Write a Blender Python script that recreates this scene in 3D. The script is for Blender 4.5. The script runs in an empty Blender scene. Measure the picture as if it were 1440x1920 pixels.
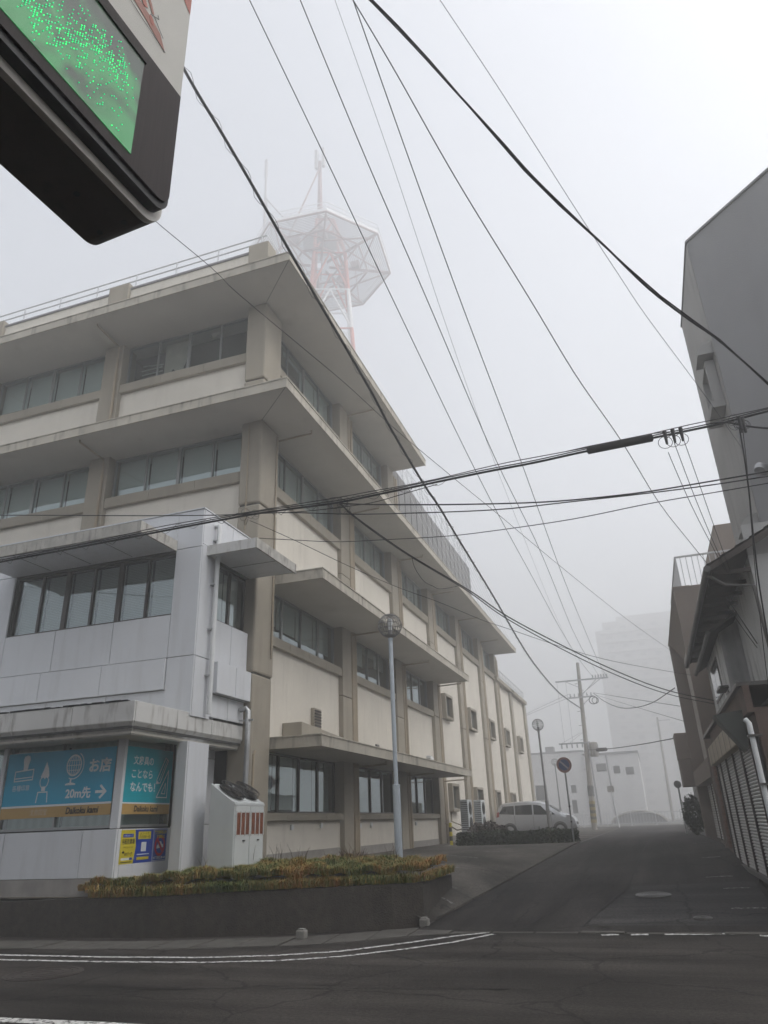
import bpy, bmesh, math, random
import numpy as np
from mathutils import Vector, Matrix

random.seed(7)
rng = np.random.default_rng(11)
SC = bpy.context.scene
COL = SC.collection
rad = math.radians

# ------------------------------------------------------------------ camera
EYE = 1.55
F_PX, YAW, PITCH, ROLL = 1343.25, rad(-18.3645), rad(23.5953), rad(2.1953)


def cam_axes():
    cy, sy, cp, sp = math.cos(YAW), math.sin(YAW), math.cos(PITCH), math.sin(PITCH)
    fwd = Vector((sy * cp, cy * cp, sp))
    right = Vector((cy, -sy, 0))
    down = fwd.cross(right)
    cr, sr = math.cos(ROLL), math.sin(ROLL)
    return cr * right + sr * down, -sr * right + cr * down, fwd


AX, AD, AF = cam_axes()
cam_d = bpy.data.cameras.new('camera')
cam = bpy.data.objects.new('camera', cam_d)
COL.objects.link(cam)
cam.matrix_world = Matrix(((AX.x, -AD.x, -AF.x, 0), (AX.y, -AD.y, -AF.y, 0), (AX.z, -AD.z, -AF.z, EYE), (0, 0, 0, 1)))
cam_d.sensor_fit = 'VERTICAL'
cam_d.sensor_height = 36
cam_d.lens = F_PX / 1920 * 36
cam_d.clip_start = 0.05
cam_d.clip_end = 3000
SC.camera = cam

# ------------------------------------------------------------------ world, sun, exposure
SUN_AZ, SUN_EL = rad(98), rad(50)      # azimuth from +Y (up the street) towards +X
w = bpy.data.worlds.new('World')
SC.world = w
w.use_nodes = True
nt = w.node_tree
bg = nt.nodes['Background']
sky = nt.nodes.new('ShaderNodeTexSky')
sky.sky_type = 'NISHITA'
sky.sun_disc = False
sky.sun_elevation = SUN_EL
sky.sun_rotation = SUN_AZ
sky.air_density = 1.0
sky.dust_density = 2.5
sky.ozone_density = 1.0
hs = nt.nodes.new('ShaderNodeHueSaturation')
hs.inputs['Saturation'].default_value = 0.27
nt.links.new(sky.outputs[0], hs.inputs['Color'])
nt.links.new(hs.outputs[0], bg.inputs['Color'])
bg.inputs['Strength'].default_value = 0.15
sd = bpy.data.lights.new('sun', 'SUN')
sd.energy = 0.7
sd.angle = rad(20)
sd.color = (1.0, 0.94, 0.85)
sun = bpy.data.objects.new('sun', sd)
COL.objects.link(sun)
sdir = Vector((math.sin(SUN_AZ) * math.cos(SUN_EL), math.cos(SUN_AZ) * math.cos(SUN_EL), math.sin(SUN_EL)))
sun.rotation_euler = sdir.to_track_quat('Z', 'Y').to_euler()
sun.location = (0, 0, 60)
SC.view_settings.view_transform = 'Standard'
SC.view_settings.look = 'None'
SC.view_settings.exposure = 0.95
SC.view_settings.gamma = 1.0
HAZE_DENSITY = 0.0075
cy_ = SC.cycles
cy_.max_bounces = 7
cy_.diffuse_bounces = 3
cy_.glossy_bounces = 3
cy_.transmission_bounces = 4
cy_.transparent_max_bounces = 12
cy_.volume_bounces = 3
cy_.use_denoising = True
cy_.caustics_reflective = False
cy_.caustics_refractive = False
cy_.sample_clamp_indirect = 4
cy_.use_adaptive_sampling = True
cy_.adaptive_threshold = 0.025


# ------------------------------------------------------------------ pixel helpers (photograph pixels to points on known planes)
def ray(x, y):
    return AX * ((x - 720) / F_PX) + AD * ((y - 960) / F_PX) + AF


CP = Vector((0, 0, EYE))


def onX(x, y, X):
    v = ray(x, y)
    return CP + v * (X / v.x)


def onY(x, y, Y):
    v = ray(x, y)
    return CP + v * (Y / v.y)


def onZ(x, y, z):
    v = ray(x, y)
    return CP + v * ((z - EYE) / v.z)


# ------------------------------------------------------------------ mesh builder
OFF = {}


class MB:
    def __init__(self):
        self.v, self.f, self.m = [], [], []
        self.mi = 0

    def add(self, vs, fs):
        b = len(self.v)
        self.v += [tuple(p) for p in vs]
        for f in fs:
            self.f.append([b + i for i in f])
            self.m.append(self.mi)
        return self

    def box(self, x0, x1, y0, y1, z0, z1):
        if x0 > x1: x0, x1 = x1, x0
        if y0 > y1: y0, y1 = y1, y0
        if z0 > z1: z0, z1 = z1, z0
        vs = [(x0, y0, z0), (x1, y0, z0), (x1, y1, z0), (x0, y1, z0), (x0, y0, z1), (x1, y0, z1), (x1, y1, z1), (x0, y1, z1)]
        return self.add(vs, [(0, 3, 2, 1), (4, 5, 6, 7), (0, 1, 5, 4), (1, 2, 6, 5), (2, 3, 7, 6), (3, 0, 4, 7)])

    def obox(self, c, ux, uy, uz):
        """box from centre and three half-axis vectors"""
        c, ux, uy, uz = Vector(c), Vector(ux), Vector(uy), Vector(uz)
        vs = [c - ux - uy - uz, c + ux - uy - uz, c + ux + uy - uz, c - ux + uy - uz,
              c - ux - uy + uz, c + ux - uy + uz, c + ux + uy + uz, c - ux + uy + uz]
        return self.add(vs, [(0, 3, 2, 1), (4, 5, 6, 7), (0, 1, 5, 4), (1, 2, 6, 5), (2, 3, 7, 6), (3, 0, 4, 7)])

    def bar(self, a, b, w, h=None, up=(0, 0, 1)):
        a, b = Vector(a), Vector(b)
        h = w if h is None else h
        d = (b - a)
        L = d.length
        d = d / L
        s = d.cross(Vector(up))
        if s.length < 1e-4: s = d.cross(Vector((1, 0, 0)))
        s.normalize()
        u = s.cross(d)
        return self.obox((a + b) / 2, d * L / 2, s * w / 2, u * h / 2)

    def prism(self, poly, ext):
        """poly: list of 3D points, ext: vector"""
        e = Vector(ext)
        n = len(poly)
        p = [Vector(q) for q in poly]
        vs = p + [q + e for q in p]
        fs = [list(range(n))[::-1], list(range(n, 2 * n))]
        for i in range(n):
            j = (i + 1) % n
            fs.append((i, j, n + j, n + i))
        return self.add(vs, fs)

    def tube(self, pts, r, n=6, caps=True):
        pts = [Vector(p) for p in pts]
        rs = r if isinstance(r, (list, tuple)) else [r] * len(pts)
        vs, fs = [], []
        prev = None
        for i, p in enumerate(pts):
            a = pts[max(i - 1, 0)]
            b = pts[min(i + 1, len(pts) - 1)]
            d = (b - a).normalized()
            if prev is None:
                s = d.cross(Vector((0, 0, 1)))
                if s.length < 1e-3: s = d.cross(Vector((1, 0, 0)))
            else:
                s = prev - d * prev.dot(d)
            s.normalize()
            prev = s
            t = d.cross(s)
            for k in range(n):
                an = 2 * math.pi * k / n
                vs.append(p + (s * math.cos(an) + t * math.sin(an)) * rs[i])
        for i in range(len(pts) - 1):
            for k in range(n):
                k2 = (k + 1) % n
                fs.append((i * n + k, i * n + k2, (i + 1) * n + k2, (i + 1) * n + k))
        if caps:
            fs.append(tuple(range(n))[::-1])
            fs.append(tuple((len(pts) - 1) * n + k for k in range(n)))
        return self.add(vs, fs)

    def cyl(self, a, b, r, n=12, r2=None):
        return self.tube([a, b], [r, r if r2 is None else r2], n)

    def lathe(self, prof, c=(0, 0, 0), n=20):
        vs, fs = [], []
        for (r, z) in prof:
            for k in range(n):
                an = 2 * math.pi * k / n
                vs.append((c[0] + r * math.cos(an), c[1] + r * math.sin(an), c[2] + z))
        for i in range(len(prof) - 1):
            for k in range(n):
                k2 = (k + 1) % n
                fs.append((i * n + k, i * n + k2, (i + 1) * n + k2, (i + 1) * n + k))
        return self.add(vs, fs)

    def ring(self, c, ax1, ax2, R, r, n=24, m=5):
        c, ax1, ax2 = Vector(c), Vector(ax1), Vector(ax2)
        nn = ax1.cross(ax2).normalized()
        vs, fs = [], []
        for i in range(n):
            a = 2 * math.pi * i / n
            e = ax1 * math.cos(a) + ax2 * math.sin(a)
            for k in range(m):
                b = 2 * math.pi * k / m
                vs.append(c + e * (R + r * math.cos(b)) + nn * r * math.sin(b))
        for i in range(n):
            for k in range(m):
                i2, k2 = (i + 1) % n, (k + 1) % m
                fs.append((i * m + k, i2 * m + k, i2 * m + k2, i * m + k2))
        return self.add(vs, fs)

    def build(self, name, mat, parent=None, smooth=False, bevel=0, local=False):
        off = Vector((0, 0, 0)) if (parent is None or local) else OFF.get(parent.name, Vector((0, 0, 0)))
        me = bpy.data.meshes.new(name)
        me.from_pydata([(p[0] - off.x, p[1] - off.y, p[2] - off.z) for p in self.v], [], self.f)
        mats = mat if isinstance(mat, (list, tuple)) else [mat]
        for m_ in mats: me.materials.append(m_)
        if len(mats) > 1: me.polygons.foreach_set('material_index', self.m)
        if smooth: me.polygons.foreach_set('use_smooth', [True] * len(me.polygons))
        me.update()
        bm = bmesh.new()
        bm.from_mesh(me)
        bmesh.ops.recalc_face_normals(bm, faces=bm.faces)
        bm.to_mesh(me)
        bm.free()
        o = bpy.data.objects.new(name, me)
        COL.objects.link(o)
        if parent is not None:
            o.parent = parent
            OFF[o.name] = off.copy()
        if bevel:
            md = o.modifiers.new('bevel', 'BEVEL')
            md.width = bevel
            md.segments = 2
            md.limit_method = 'ANGLE'
        if smooth:
            try:
                md = o.modifiers.new('edges', 'EDGE_SPLIT')
                md.split_angle = rad(38)
            except Exception:
                pass
        return o


def tag(o, label=None, cat=None, group=None, kind=None):
    if label: o['label'] = label
    if cat: o['category'] = cat
    if group: o['group'] = group
    if kind: o['kind'] = kind
    return o


def root(name, loc, label, cat, group=None, rz=0):
    o = bpy.data.objects.new(name, None)
    COL.objects.link(o)
    o.location = loc
    o.rotation_euler = (0, 0, rz)
    o.empty_display_size = 0.3
    OFF[o.name] = Vector(loc)
    return tag(o, label, cat, group)


def copy_tree(o, parent=None):
    c = o.copy()
    COL.objects.link(c)
    if parent is not None: c.parent = parent
    for ch in list(o.children): copy_tree(ch, c)
    return c


def structure(o):
    o['kind'] = 'structure'
    return o


# ------------------------------------------------------------------ materials
def new_mat(name):
    m = bpy.data.materials.new(name)
    m.use_nodes = True
    return m, m.node_tree.nodes, m.node_tree.links, m.node_tree.nodes['Principled BSDF']


def M(name, col, rough=0.8, var=0.12, scale=1.5, bump=0.0, bscale=60, metallic=0.0, spec=0.4,
      streak=0.0, scol=(0.12, 0.10, 0.08), sscale=(2.2, 2.2, 0.22), spot=0.0, spcol=(0.05, 0.05, 0.045), spscale=3.0):
    m, N, L, P = new_mat(name)
    P.inputs['Roughness'].default_value = rough
    P.inputs['Metallic'].default_value = metallic
    P.inputs['Specular IOR Level'].default_value = spec
    tc = N.new('ShaderNodeTexCoord')
    n1 = N.new('ShaderNodeTexNoise')
    n1.inputs['Scale'].default_value = scale
    n1.inputs['Detail'].default_value = 6
    n1.inputs['Roughness'].default_value = 0.6
    L.new(tc.outputs['Object'], n1.inputs['Vector'])
    mix = N.new('ShaderNodeMix')
    mix.data_type = 'RGBA'
    mix.inputs['A'].default_value = (*[c * (1 - var) for c in col], 1)
    mix.inputs['B'].default_value = (*[min(1, c * (1 + var)) for c in col], 1)
    mr = N.new('ShaderNodeMapRange')
    mr.inputs['From Min'].default_value = 0.3
    mr.inputs['From Max'].default_value = 0.7
    L.new(n1.outputs['Fac'], mr.inputs['Value'])
    L.new(mr.outputs[0], mix.inputs['Factor'])
    out = mix.outputs['Result']
    if streak:
        mp = N.new('ShaderNodeMapping')
        mp.inputs['Scale'].default_value = sscale
        L.new(tc.outputs['Object'], mp.inputs['Vector'])
        n2 = N.new('ShaderNodeTexNoise')
        n2.inputs['Scale'].default_value = 1.6
        n2.inputs['Detail'].default_value = 5
        L.new(mp.outputs[0], n2.inputs['Vector'])
        r2 = N.new('ShaderNodeMapRange')
        r2.inputs['From Min'].default_value = 0.52
        r2.inputs['From Max'].default_value = 0.78
        r2.inputs['To Max'].default_value = streak
        L.new(n2.outputs['Fac'], r2.inputs['Value'])
        mx = N.new('ShaderNodeMix')
        mx.data_type = 'RGBA'
        L.new(r2.outputs[0], mx.inputs['Factor'])
        L.new(out, mx.inputs['A'])
        mx.inputs['B'].default_value = (*scol, 1)
        out = mx.outputs['Result']
    if spot:
        n3 = N.new('ShaderNodeTexNoise')
        n3.inputs['Scale'].default_value = spscale
        n3.inputs['Detail'].default_value = 8
        n3.inputs['Roughness'].default_value = 0.7
        L.new(tc.outputs['Object'], n3.inputs['Vector'])
        r3 = N.new('ShaderNodeMapRange')
        r3.inputs['From Min'].default_value = 0.55
        r3.inputs['From Max'].default_value = 0.68
        r3.inputs['To Max'].default_value = spot
        L.new(n3.outputs['Fac'], r3.inputs['Value'])
        mx = N.new('ShaderNodeMix')
        mx.data_type = 'RGBA'
        L.new(r3.outputs[0], mx.inputs['Factor'])
        L.new(out, mx.inputs['A'])
        mx.inputs['B'].default_value = (*spcol, 1)
        out = mx.outputs['Result']
    L.new(out, P.inputs['Base Color'])
    if bump:
        nb = N.new('ShaderNodeTexNoise')
        nb.inputs['Scale'].default_value = bscale
        nb.inputs['Detail'].default_value = 4
        L.new(tc.outputs['Object'], nb.inputs['Vector'])
        b = N.new('ShaderNodeBump')
        b.inputs['Strength'].default_value = bump
        b.inputs['Distance'].default_value = 0.02
        L.new(nb.outputs['Fac'], b.inputs['Height'])
        L.new(b.outputs[0], P.inputs['Normal'])
    return m


def glass_mat(name, tint=(0.90, 0.94, 0.94), refl=0.10, rough=0.03):
    m, N, L, P = new_mat(name)
    N.remove(P)
    t = N.new('ShaderNodeBsdfTransparent')
    t.inputs[0].default_value = (*tint, 1)
    g = N.new('ShaderNodeBsdfGlossy')
    g.inputs['Color'].default_value = (0.85, 0.92, 0.95, 1)
    g.inputs['Roughness'].default_value = rough
    tc = N.new('ShaderNodeTexCoord')
    n = N.new('ShaderNodeTexNoise')
    n.inputs['Scale'].default_value = 1.2
    L.new(tc.outputs['Object'], n.inputs['Vector'])
    b = N.new('ShaderNodeBump')
    b.inputs['Strength'].default_value = 0.06
    b.inputs['Distance'].default_value = 0.05
    L.new(n.outputs['Fac'], b.inputs['Height'])
    L.new(b.outputs[0], g.inputs['Normal'])
    fr = N.new('ShaderNodeLayerWeight')
    fr.inputs['Blend'].default_value = 0.5
    pw = N.new('ShaderNodeMath')
    pw.operation = 'POWER'
    pw.inputs[1].default_value = 4.0
    L.new(fr.outputs['Facing'], pw.inputs[0])
    ma = N.new('ShaderNodeMath')
    ma.operation = 'MULTIPLY_ADD'
    ma.inputs[1].default_value = 0.75
    ma.inputs[2].default_value = refl
    L.new(pw.outputs[0], ma.inputs[0])
    mx = N.new('ShaderNodeMixShader')
    L.new(ma.outputs[0], mx.inputs[0])
    L.new(t.outputs[0], mx.inputs[1])
    L.new(g.outputs[0], mx.inputs[2])
    L.new(mx.outputs[0], N['Material Output'].inputs['Surface'])
    return m


def stripe_mat(name, col, period, dark=0.55, axis='Z', rough=0.6, bump=0.4):
    """fine slats of a blind: too small to pick apart"""
    m, N, L, P = new_mat(name)
    tc = N.new('ShaderNodeTexCoord')
    wv = N.new('ShaderNodeTexWave')
    wv.bands_direction = axis
    wv.inputs['Scale'].default_value = math.pi / 10 / period
    wv.inputs['Distortion'].default_value = 0.15
    L.new(tc.outputs['Object'], wv.inputs['Vector'])
    mx = N.new('ShaderNodeMix')
    mx.data_type = 'RGBA'
    mx.inputs['A'].default_value = (*[c * dark for c in col], 1)
    mx.inputs['B'].default_value = (*col, 1)
    L.new(wv.outputs['Fac'], mx.inputs['Factor'])
    L.new(mx.outputs['Result'], P.inputs['Base Color'])
    P.inputs['Roughness'].default_value = rough
    b = N.new('ShaderNodeBump')
    b.inputs['Strength'].default_value = bump
    b.inputs['Distance'].default_value = 0.01
    L.new(wv.outputs['Fac'], b.inputs['Height'])
    L.new(b.outputs[0], P.inputs['Normal'])
    return m


def flat(name, col, rough=0.5, emit=0.0, spec=0.4):
    m, N, L, P = new_mat(name)
    P.inputs['Base Color'].default_value = (*col, 1)
    P.inputs['Roughness'].default_value = rough
    P.inputs['Specular IOR Level'].default_value = spec
    if emit:
        P.inputs['Emission Color'].default_value = (*col, 1)
        P.inputs['Emission Strength'].default_value = emit
    return m


def asphalt(name, col, var=0.25, patch=0.35, track=(0.12, 1.6, 1)):
    m, N, L, P = new_mat(name)
    tc = N.new('ShaderNodeTexCoord')
    big = N.new('ShaderNodeTexNoise'); big.inputs['Scale'].default_value = 0.35; big.inputs['Detail'].default_value = 8
    fine = N.new('ShaderNodeTexNoise'); fine.inputs['Scale'].default_value = 26; fine.inputs['Detail'].default_value = 7; fine.inputs['Roughness'].default_value = 0.72
    vor = N.new('ShaderNodeTexVoronoi'); vor.inputs['Scale'].default_value = 75
    for n in (big, fine, vor): L.new(tc.outputs['Object'], n.inputs['Vector'])
    r1 = N.new('ShaderNodeMapRange'); r1.inputs['From Min'].default_value = 0.35; r1.inputs['From Max'].default_value = 0.65
    L.new(big.outputs['Fac'], r1.inputs['Value'])
    m1 = N.new('ShaderNodeMix'); m1.data_type = 'RGBA'
    m1.inputs['A'].default_value = (*[c * (1 - patch) for c in col], 1)
    m1.inputs['B'].default_value = (*[c * (1 + patch) for c in col], 1)
    L.new(r1.outputs[0], m1.inputs['Factor'])
    r2 = N.new('ShaderNodeMapRange'); r2.inputs['From Min'].default_value = 0.3; r2.inputs['From Max'].default_value = 0.75
    r2.inputs['To Min'].default_value = 0.4; r2.inputs['To Max'].default_value = 2.0
    L.new(fine.outputs['Fac'], r2.inputs['Value'])
    m2 = N.new('ShaderNodeMix'); m2.data_type = 'RGBA'; m2.blend_type = 'MULTIPLY'; m2.inputs['Factor'].default_value = 1
    L.new(m1.outputs['Result'], m2.inputs['A']); L.new(r2.outputs[0], m2.inputs['B'])
    # polished tracks and stains drawn out along the traffic direction
    mpn = N.new('ShaderNodeMapping'); mpn.inputs['Scale'].default_value = track
    L.new(tc.outputs['Object'], mpn.inputs['Vector'])
    trk = N.new('ShaderNodeTexNoise'); trk.inputs['Scale'].default_value = 1.0; trk.inputs['Detail'].default_value = 6; trk.inputs['Roughness'].default_value = 0.65
    L.new(mpn.outputs[0], trk.inputs['Vector'])
    rt = N.new('ShaderNodeMapRange'); rt.inputs['From Min'].default_value = 0.35; rt.inputs['From Max'].default_value = 0.68; rt.inputs['To Min'].default_value = 0.6; rt.inputs['To Max'].default_value = 1.55
    L.new(trk.outputs['Fac'], rt.inputs['Value'])
    m2b = N.new('ShaderNodeMix'); m2b.data_type = 'RGBA'; m2b.blend_type = 'MULTIPLY'; m2b.inputs['Factor'].default_value = 1
    L.new(m2.outputs['Result'], m2b.inputs['A']); L.new(rt.outputs[0], m2b.inputs['B'])
    m2 = m2b
    # hairline cracks
    cr = N.new('ShaderNodeTexVoronoi'); cr.feature = 'DISTANCE_TO_EDGE'; cr.inputs['Scale'].default_value = 0.45
    wob = N.new('ShaderNodeTexNoise'); wob.inputs['Scale'].default_value = 2.0; wob.inputs['Detail'].default_value = 6
    L.new(tc.outputs['Object'], wob.inputs['Vector'])
    ad = N.new('ShaderNodeMix'); ad.data_type = 'RGBA'; ad.blend_type = 'ADD'; ad.inputs['Factor'].default_value = 0.5
    L.new(tc.outputs['Object'], ad.inputs['A']); L.new(wob.outputs['Color'], ad.inputs['B'])
    L.new(ad.outputs['Result'], cr.inputs['Vector'])
    lt = N.new('ShaderNodeMapRange'); lt.inputs['From Min'].default_value = 0.004; lt.inputs['From Max'].default_value = 0.012
    lt.inputs['To Min'].default_value = 0.45
    L.new(cr.outputs['Distance'], lt.inputs['Value'])
    m3 = N.new('ShaderNodeMix'); m3.data_type = 'RGBA'; m3.blend_type = 'MULTIPLY'; m3.inputs['Factor'].default_value = 1
    L.new(m2.outputs['Result'], m3.inputs['A']); L.new(lt.outputs[0], m3.inputs['B'])
    L.new(m3.outputs['Result'], P.inputs['Base Color'])
    P.inputs['Roughness'].default_value = 0.9
    P.inputs['Specular IOR Level'].default_value = 0.25
    b = N.new('ShaderNodeBump'); b.inputs['Strength'].default_value = 0.7; b.inputs['Distance'].default_value = 0.012
    L.new(vor.outputs['Distance'], b.inputs['Height']); L.new(b.outputs[0], P.inputs['Normal'])
    return m


def worn_paint(name, col, keep=0.5, under=(0.04, 0.038, 0.036)):
    m, N, L, P = new_mat(name)
    tc = N.new('ShaderNodeTexCoord')
    n = N.new('ShaderNodeTexNoise'); n.inputs['Scale'].default_value = 14; n.inputs['Detail'].default_value = 8; n.inputs['Roughness'].default_value = 0.75
    L.new(tc.outputs['Object'], n.inputs['Vector'])
    r = N.new('ShaderNodeMapRange'); r.inputs['From Min'].default_value = keep; r.inputs['From Max'].default_value = keep + 0.06
    L.new(n.outputs['Fac'], r.inputs['Value'])
    mx = N.new('ShaderNodeMix'); mx.data_type = 'RGBA'
    mx.inputs['A'].default_value = (*col, 1); mx.inputs['B'].default_value = (*under, 1)
    L.new(r.outputs[0], mx.inputs['Factor'])
    L.new(mx.outputs['Result'], P.inputs['Base Color'])
    P.inputs['Roughness'].default_value = 0.8
    return m


def leaf_mat(name, cols, rough=0.55, LEAF_SHIFT=-0.53):
    """per-leaf colour from a colour attribute-free random: position noise"""
    m, N, L, P = new_mat(name)
    tc = N.new('ShaderNodeTexCoord')
    n = N.new('ShaderNodeTexNoise'); n.inputs['Scale'].default_value = 1.1; n.inputs['Detail'].default_value = 3
    n2 = N.new('ShaderNodeTexWhiteNoise'); n2.noise_dimensions = '3D'
    sn = N.new('ShaderNodeVectorMath'); sn.operation = 'SNAP'; sn.inputs[1].default_value = (0.035, 0.035, 5.0)
    L.new(tc.outputs['Object'], n.inputs['Vector']); L.new(tc.outputs['Object'], sn.inputs[0]); L.new(sn.outputs[0], n2.inputs['Vector'])
    ma = N.new('ShaderNodeMath'); ma.operation = 'MULTIPLY_ADD'; ma.inputs[1].default_value = 0.45
    L.new(n2.outputs['Value'], ma.inputs[0])
    m0 = N.new('ShaderNodeMath'); m0.operation = 'MULTIPLY_ADD'; m0.inputs[1].default_value = 1.6; m0.inputs[2].default_value = LEAF_SHIFT
    L.new(n.outputs['Fac'], m0.inputs[0]); L.new(m0.outputs[0], ma.inputs[2])
    cr = N.new('ShaderNodeValToRGB')
    el = cr.color_ramp.elements
    el[0].position = 0.0; el[0].color = (*cols[0], 1)
    el[1].position = 1.0; el[1].color = (*cols[-1], 1)
    for i, c in enumerate(cols[1:-1]):
        e = el.new((i + 1) / (len(cols) - 1)); e.color = (*c, 1)
    L.new(ma.outputs[0], cr.inputs[0])
    L.new(cr.outputs[0], P.inputs['Base Color'])
    P.inputs['Roughness'].default_value = rough
    P.inputs['Specular IOR Level'].default_value = 0.3
    return m


MT = {
    'cream': M('cream_plaster', (0.64, 0.605, 0.54), 0.85, 0.06, 0.8, 0.15, 120, streak=0.28, scol=(0.34, 0.31, 0.27), sscale=(3.0, 3.0, 0.25)),
    'khaki': M('khaki_concrete', (0.31, 0.28, 0.228), 0.8, 0.10, 1.2, 0.12, 90, streak=0.35, scol=(0.18, 0.155, 0.12)),
    'soffit': M('soffit_paint', (0.52, 0.50, 0.455), 0.85, 0.08, 0.5, 0.05, 60, spot=0.25, spcol=(0.25, 0.23, 0.2), spscale=0.9),
    'fascia': M('fascia_paint', (0.44, 0.41, 0.35), 0.8, 0.12, 2.0, 0.1, 80, streak=0.75, scol=(0.13, 0.11, 0.09), sscale=(3.5, 3.5, 0.8)),
    'plinth': M('plinth_concrete', (0.30, 0.285, 0.27), 0.9, 0.18, 2.5, 0.3, 70, streak=0.3),
    'alu': M('aluminium_frame', (0.30, 0.31, 0.31), 0.45, 0.08, 3, metallic=0.5),
    'darkframe': M('brown_frame', (0.045, 0.038, 0.035), 0.4, 0.15, 3, metallic=0.2),
    'interior': flat('dark_interior', (0.03, 0.03, 0.032), 0.9),
    'glass': glass_mat('window_glass'),
    'blind': stripe_mat('grey_blind', (0.72, 0.76, 0.74), 0.03, 0.75),
    'blind_white': stripe_mat('white_blind', (0.55, 0.56, 0.55), 0.04, 0.5),
    'curtain': stripe_mat('pale_curtain', (0.42, 0.43, 0.42), 0.09, 0.75, 'X'),
    'torn': M('torn_lining', (0.50, 0.46, 0.40), 0.9, 0.15, 3),
    'panel': M('white_panel', (0.60, 0.62, 0.655), 0.38, 0.035, 0.7, spec=0.5, streak=0.35, scol=(0.38, 0.38, 0.38), sscale=(3.5, 3.5, 0.3)),
    'panel_dirty': M('stained_panel', (0.55, 0.55, 0.54), 0.55, 0.08, 1.2, streak=0.75, scol=(0.10, 0.08, 0.065), sscale=(4.5, 4.5, 0.9)),
    'moss_edge': M('lichen_edge', (0.42, 0.41, 0.38), 0.9, 0.2, 4, 0.3, 60, streak=1.0, scol=(0.075, 0.05, 0.05), sscale=(5, 5, 1.2)),
    'joint': flat('dark_joint', (0.05, 0.05, 0.05), 0.9),
    'pipe_white': M('white_pipe', (0.66, 0.68, 0.69), 0.4, 0.05, 2),
    'pipe_galv': M('galvanised', (0.42, 0.43, 0.44), 0.42, 0.15, 6, metallic=0.6),
    'pipe_beige': M('beige_pipe', (0.33, 0.275, 0.20), 0.55, 0.12, 3, streak=0.4, scol=(0.16, 0.12, 0.08)),
    'greywall': M('grey_cladding', (0.20, 0.20, 0.205), 0.75, 0.1, 1.5, 0.1, 30),
    'rail': M('painted_rail', (0.55, 0.56, 0.57), 0.45, 0.08, 3),
    'asphalt': asphalt('asphalt_road', (0.034, 0.030, 0.027), patch=0.45),
    'asphalt2': asphalt('asphalt_street', (0.031, 0.028, 0.026), patch=0.35, track=(1.8, 0.15, 1)),
    'asphalt_patch': asphalt('asphalt_patch', (0.045, 0.043, 0.042), patch=0.2),
    'lot': asphalt('lot_surface', (0.066, 0.060, 0.053), patch=0.5, track=(.9, .5, 1)),
    'earth': M('earth', (0.10, 0.085, 0.065), 0.95, 0.3, 3, 0.4, 40),
    'ground': M('far_ground', (0.12, 0.115, 0.105), 0.95, 0.2, 0.05),
    'paint': worn_paint('worn_road_paint', (0.62, 0.62, 0.60), 0.51),
    'paint_old': worn_paint('faded_road_paint', (0.34, 0.33, 0.31), 0.44),
    'gutter': M('gutter_concrete', (0.085, 0.08, 0.072), 0.9, 0.25, 4, 0.4, 60, spot=0.6, spcol=(0.05, 0.05, 0.04), spscale=6),
    'planter': M('pebbledash', (0.06, 0.053, 0.046), 0.95, 0.3, 9, 0.9, 45, streak=0.7, scol=(0.035, 0.032, 0.03)),
    'stone': M('pale_stone', (0.22, 0.215, 0.20), 0.9, 0.2, 8, 0.4, 50),
    'iron': M('cast_iron', (0.06, 0.052, 0.047), 0.7, 0.3, 12, 0.6, 50, metallic=0.3),
    'lamp': M('lamp_grey_blue', (0.50, 0.56, 0.62), 0.45, 0.07, 3, streak=0.25, scol=(0.22, 0.24, 0.26)),
    'lamp_dark': M('lamp_dark', (0.17, 0.17, 0.17), 0.5, 0.1, 3),
    'wire': M('cable_black', (0.012, 0.012, 0.013), 0.6, 0.2, 5),
    'wire_grey': M('cable_grey', (0.10, 0.10, 0.105), 0.6, 0.2, 5),
    'black': M('black_plastic', (0.018, 0.018, 0.02), 0.55, 0.2, 5),
    'concrete_pole': M('pole_concrete', (0.30, 0.285, 0.265), 0.85, 0.12, 3, 0.2, 60, streak=0.3),
}
# ================================================================== ground and roads
def grid_obj(name, us, vs_, fn, mat):
    b = MB()
    nu, nv = len(us), len(vs_)
    vs = [fn(u, v) for v in vs_ for u in us]
    fs = [(j * nu + i, j * nu + i + 1, (j + 1) * nu + i + 1, (j + 1) * nu + i) for j in range(nv - 1) for i in range(nu - 1)]
    b.add(vs, fs)
    return structure(b.build(name, mat, smooth=True))


def zs(y):
    t = max(0.0, min(1.0, (y - 12.6) / 12.4))
    return 0.012 + 0.74 * (1 - (1 - t) ** 1.5)


def zleft(y):
    return 0.012 + 0.74 * max(0.0, min(1.0, (y - 12.7) / 14.8))


def zst(x, y):
    u = max(0.0, min(1.0, (x - xe(y)) / (1.66 - xe(y))))
    return zleft(y) * (1 - u) + zs(y) * u


def xe(y):
    return -3.8 + (min(max(y, 12.2), 28) - 13.12) * 0.0785


def lerp(a, b, t): return a + (b - a) * t


def lin(a, b, n): return [a + (b - a) * i / (n - 1) for i in range(n)]


grid_obj('ground', lin(-330, 330, 12), lin(-100, 12, 4), lambda u, v: (u, v, -0.08), MT['ground'])
grid_obj('ground', lin(-330, 330, 12), lin(12, 560, 8), lambda u, v: (u, v, 0.64 if v > 13 else -0.08), MT['ground'])
grid_obj('road', lin(-40, 40, 81), lin(-14, 12.45, 40), lambda u, v: (u, v, 0.0), MT['asphalt'])
grid_obj('side_street', lin(0, 1, 14), lin(12.4, 62, 90), lambda u, v: (lerp(xe(v), 1.66 if v < 45 else 1.66 + (v - 45) * 0.1, u), v, zleft(v) * (1 - u) + zs(v) * u), MT['asphalt2'])


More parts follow.
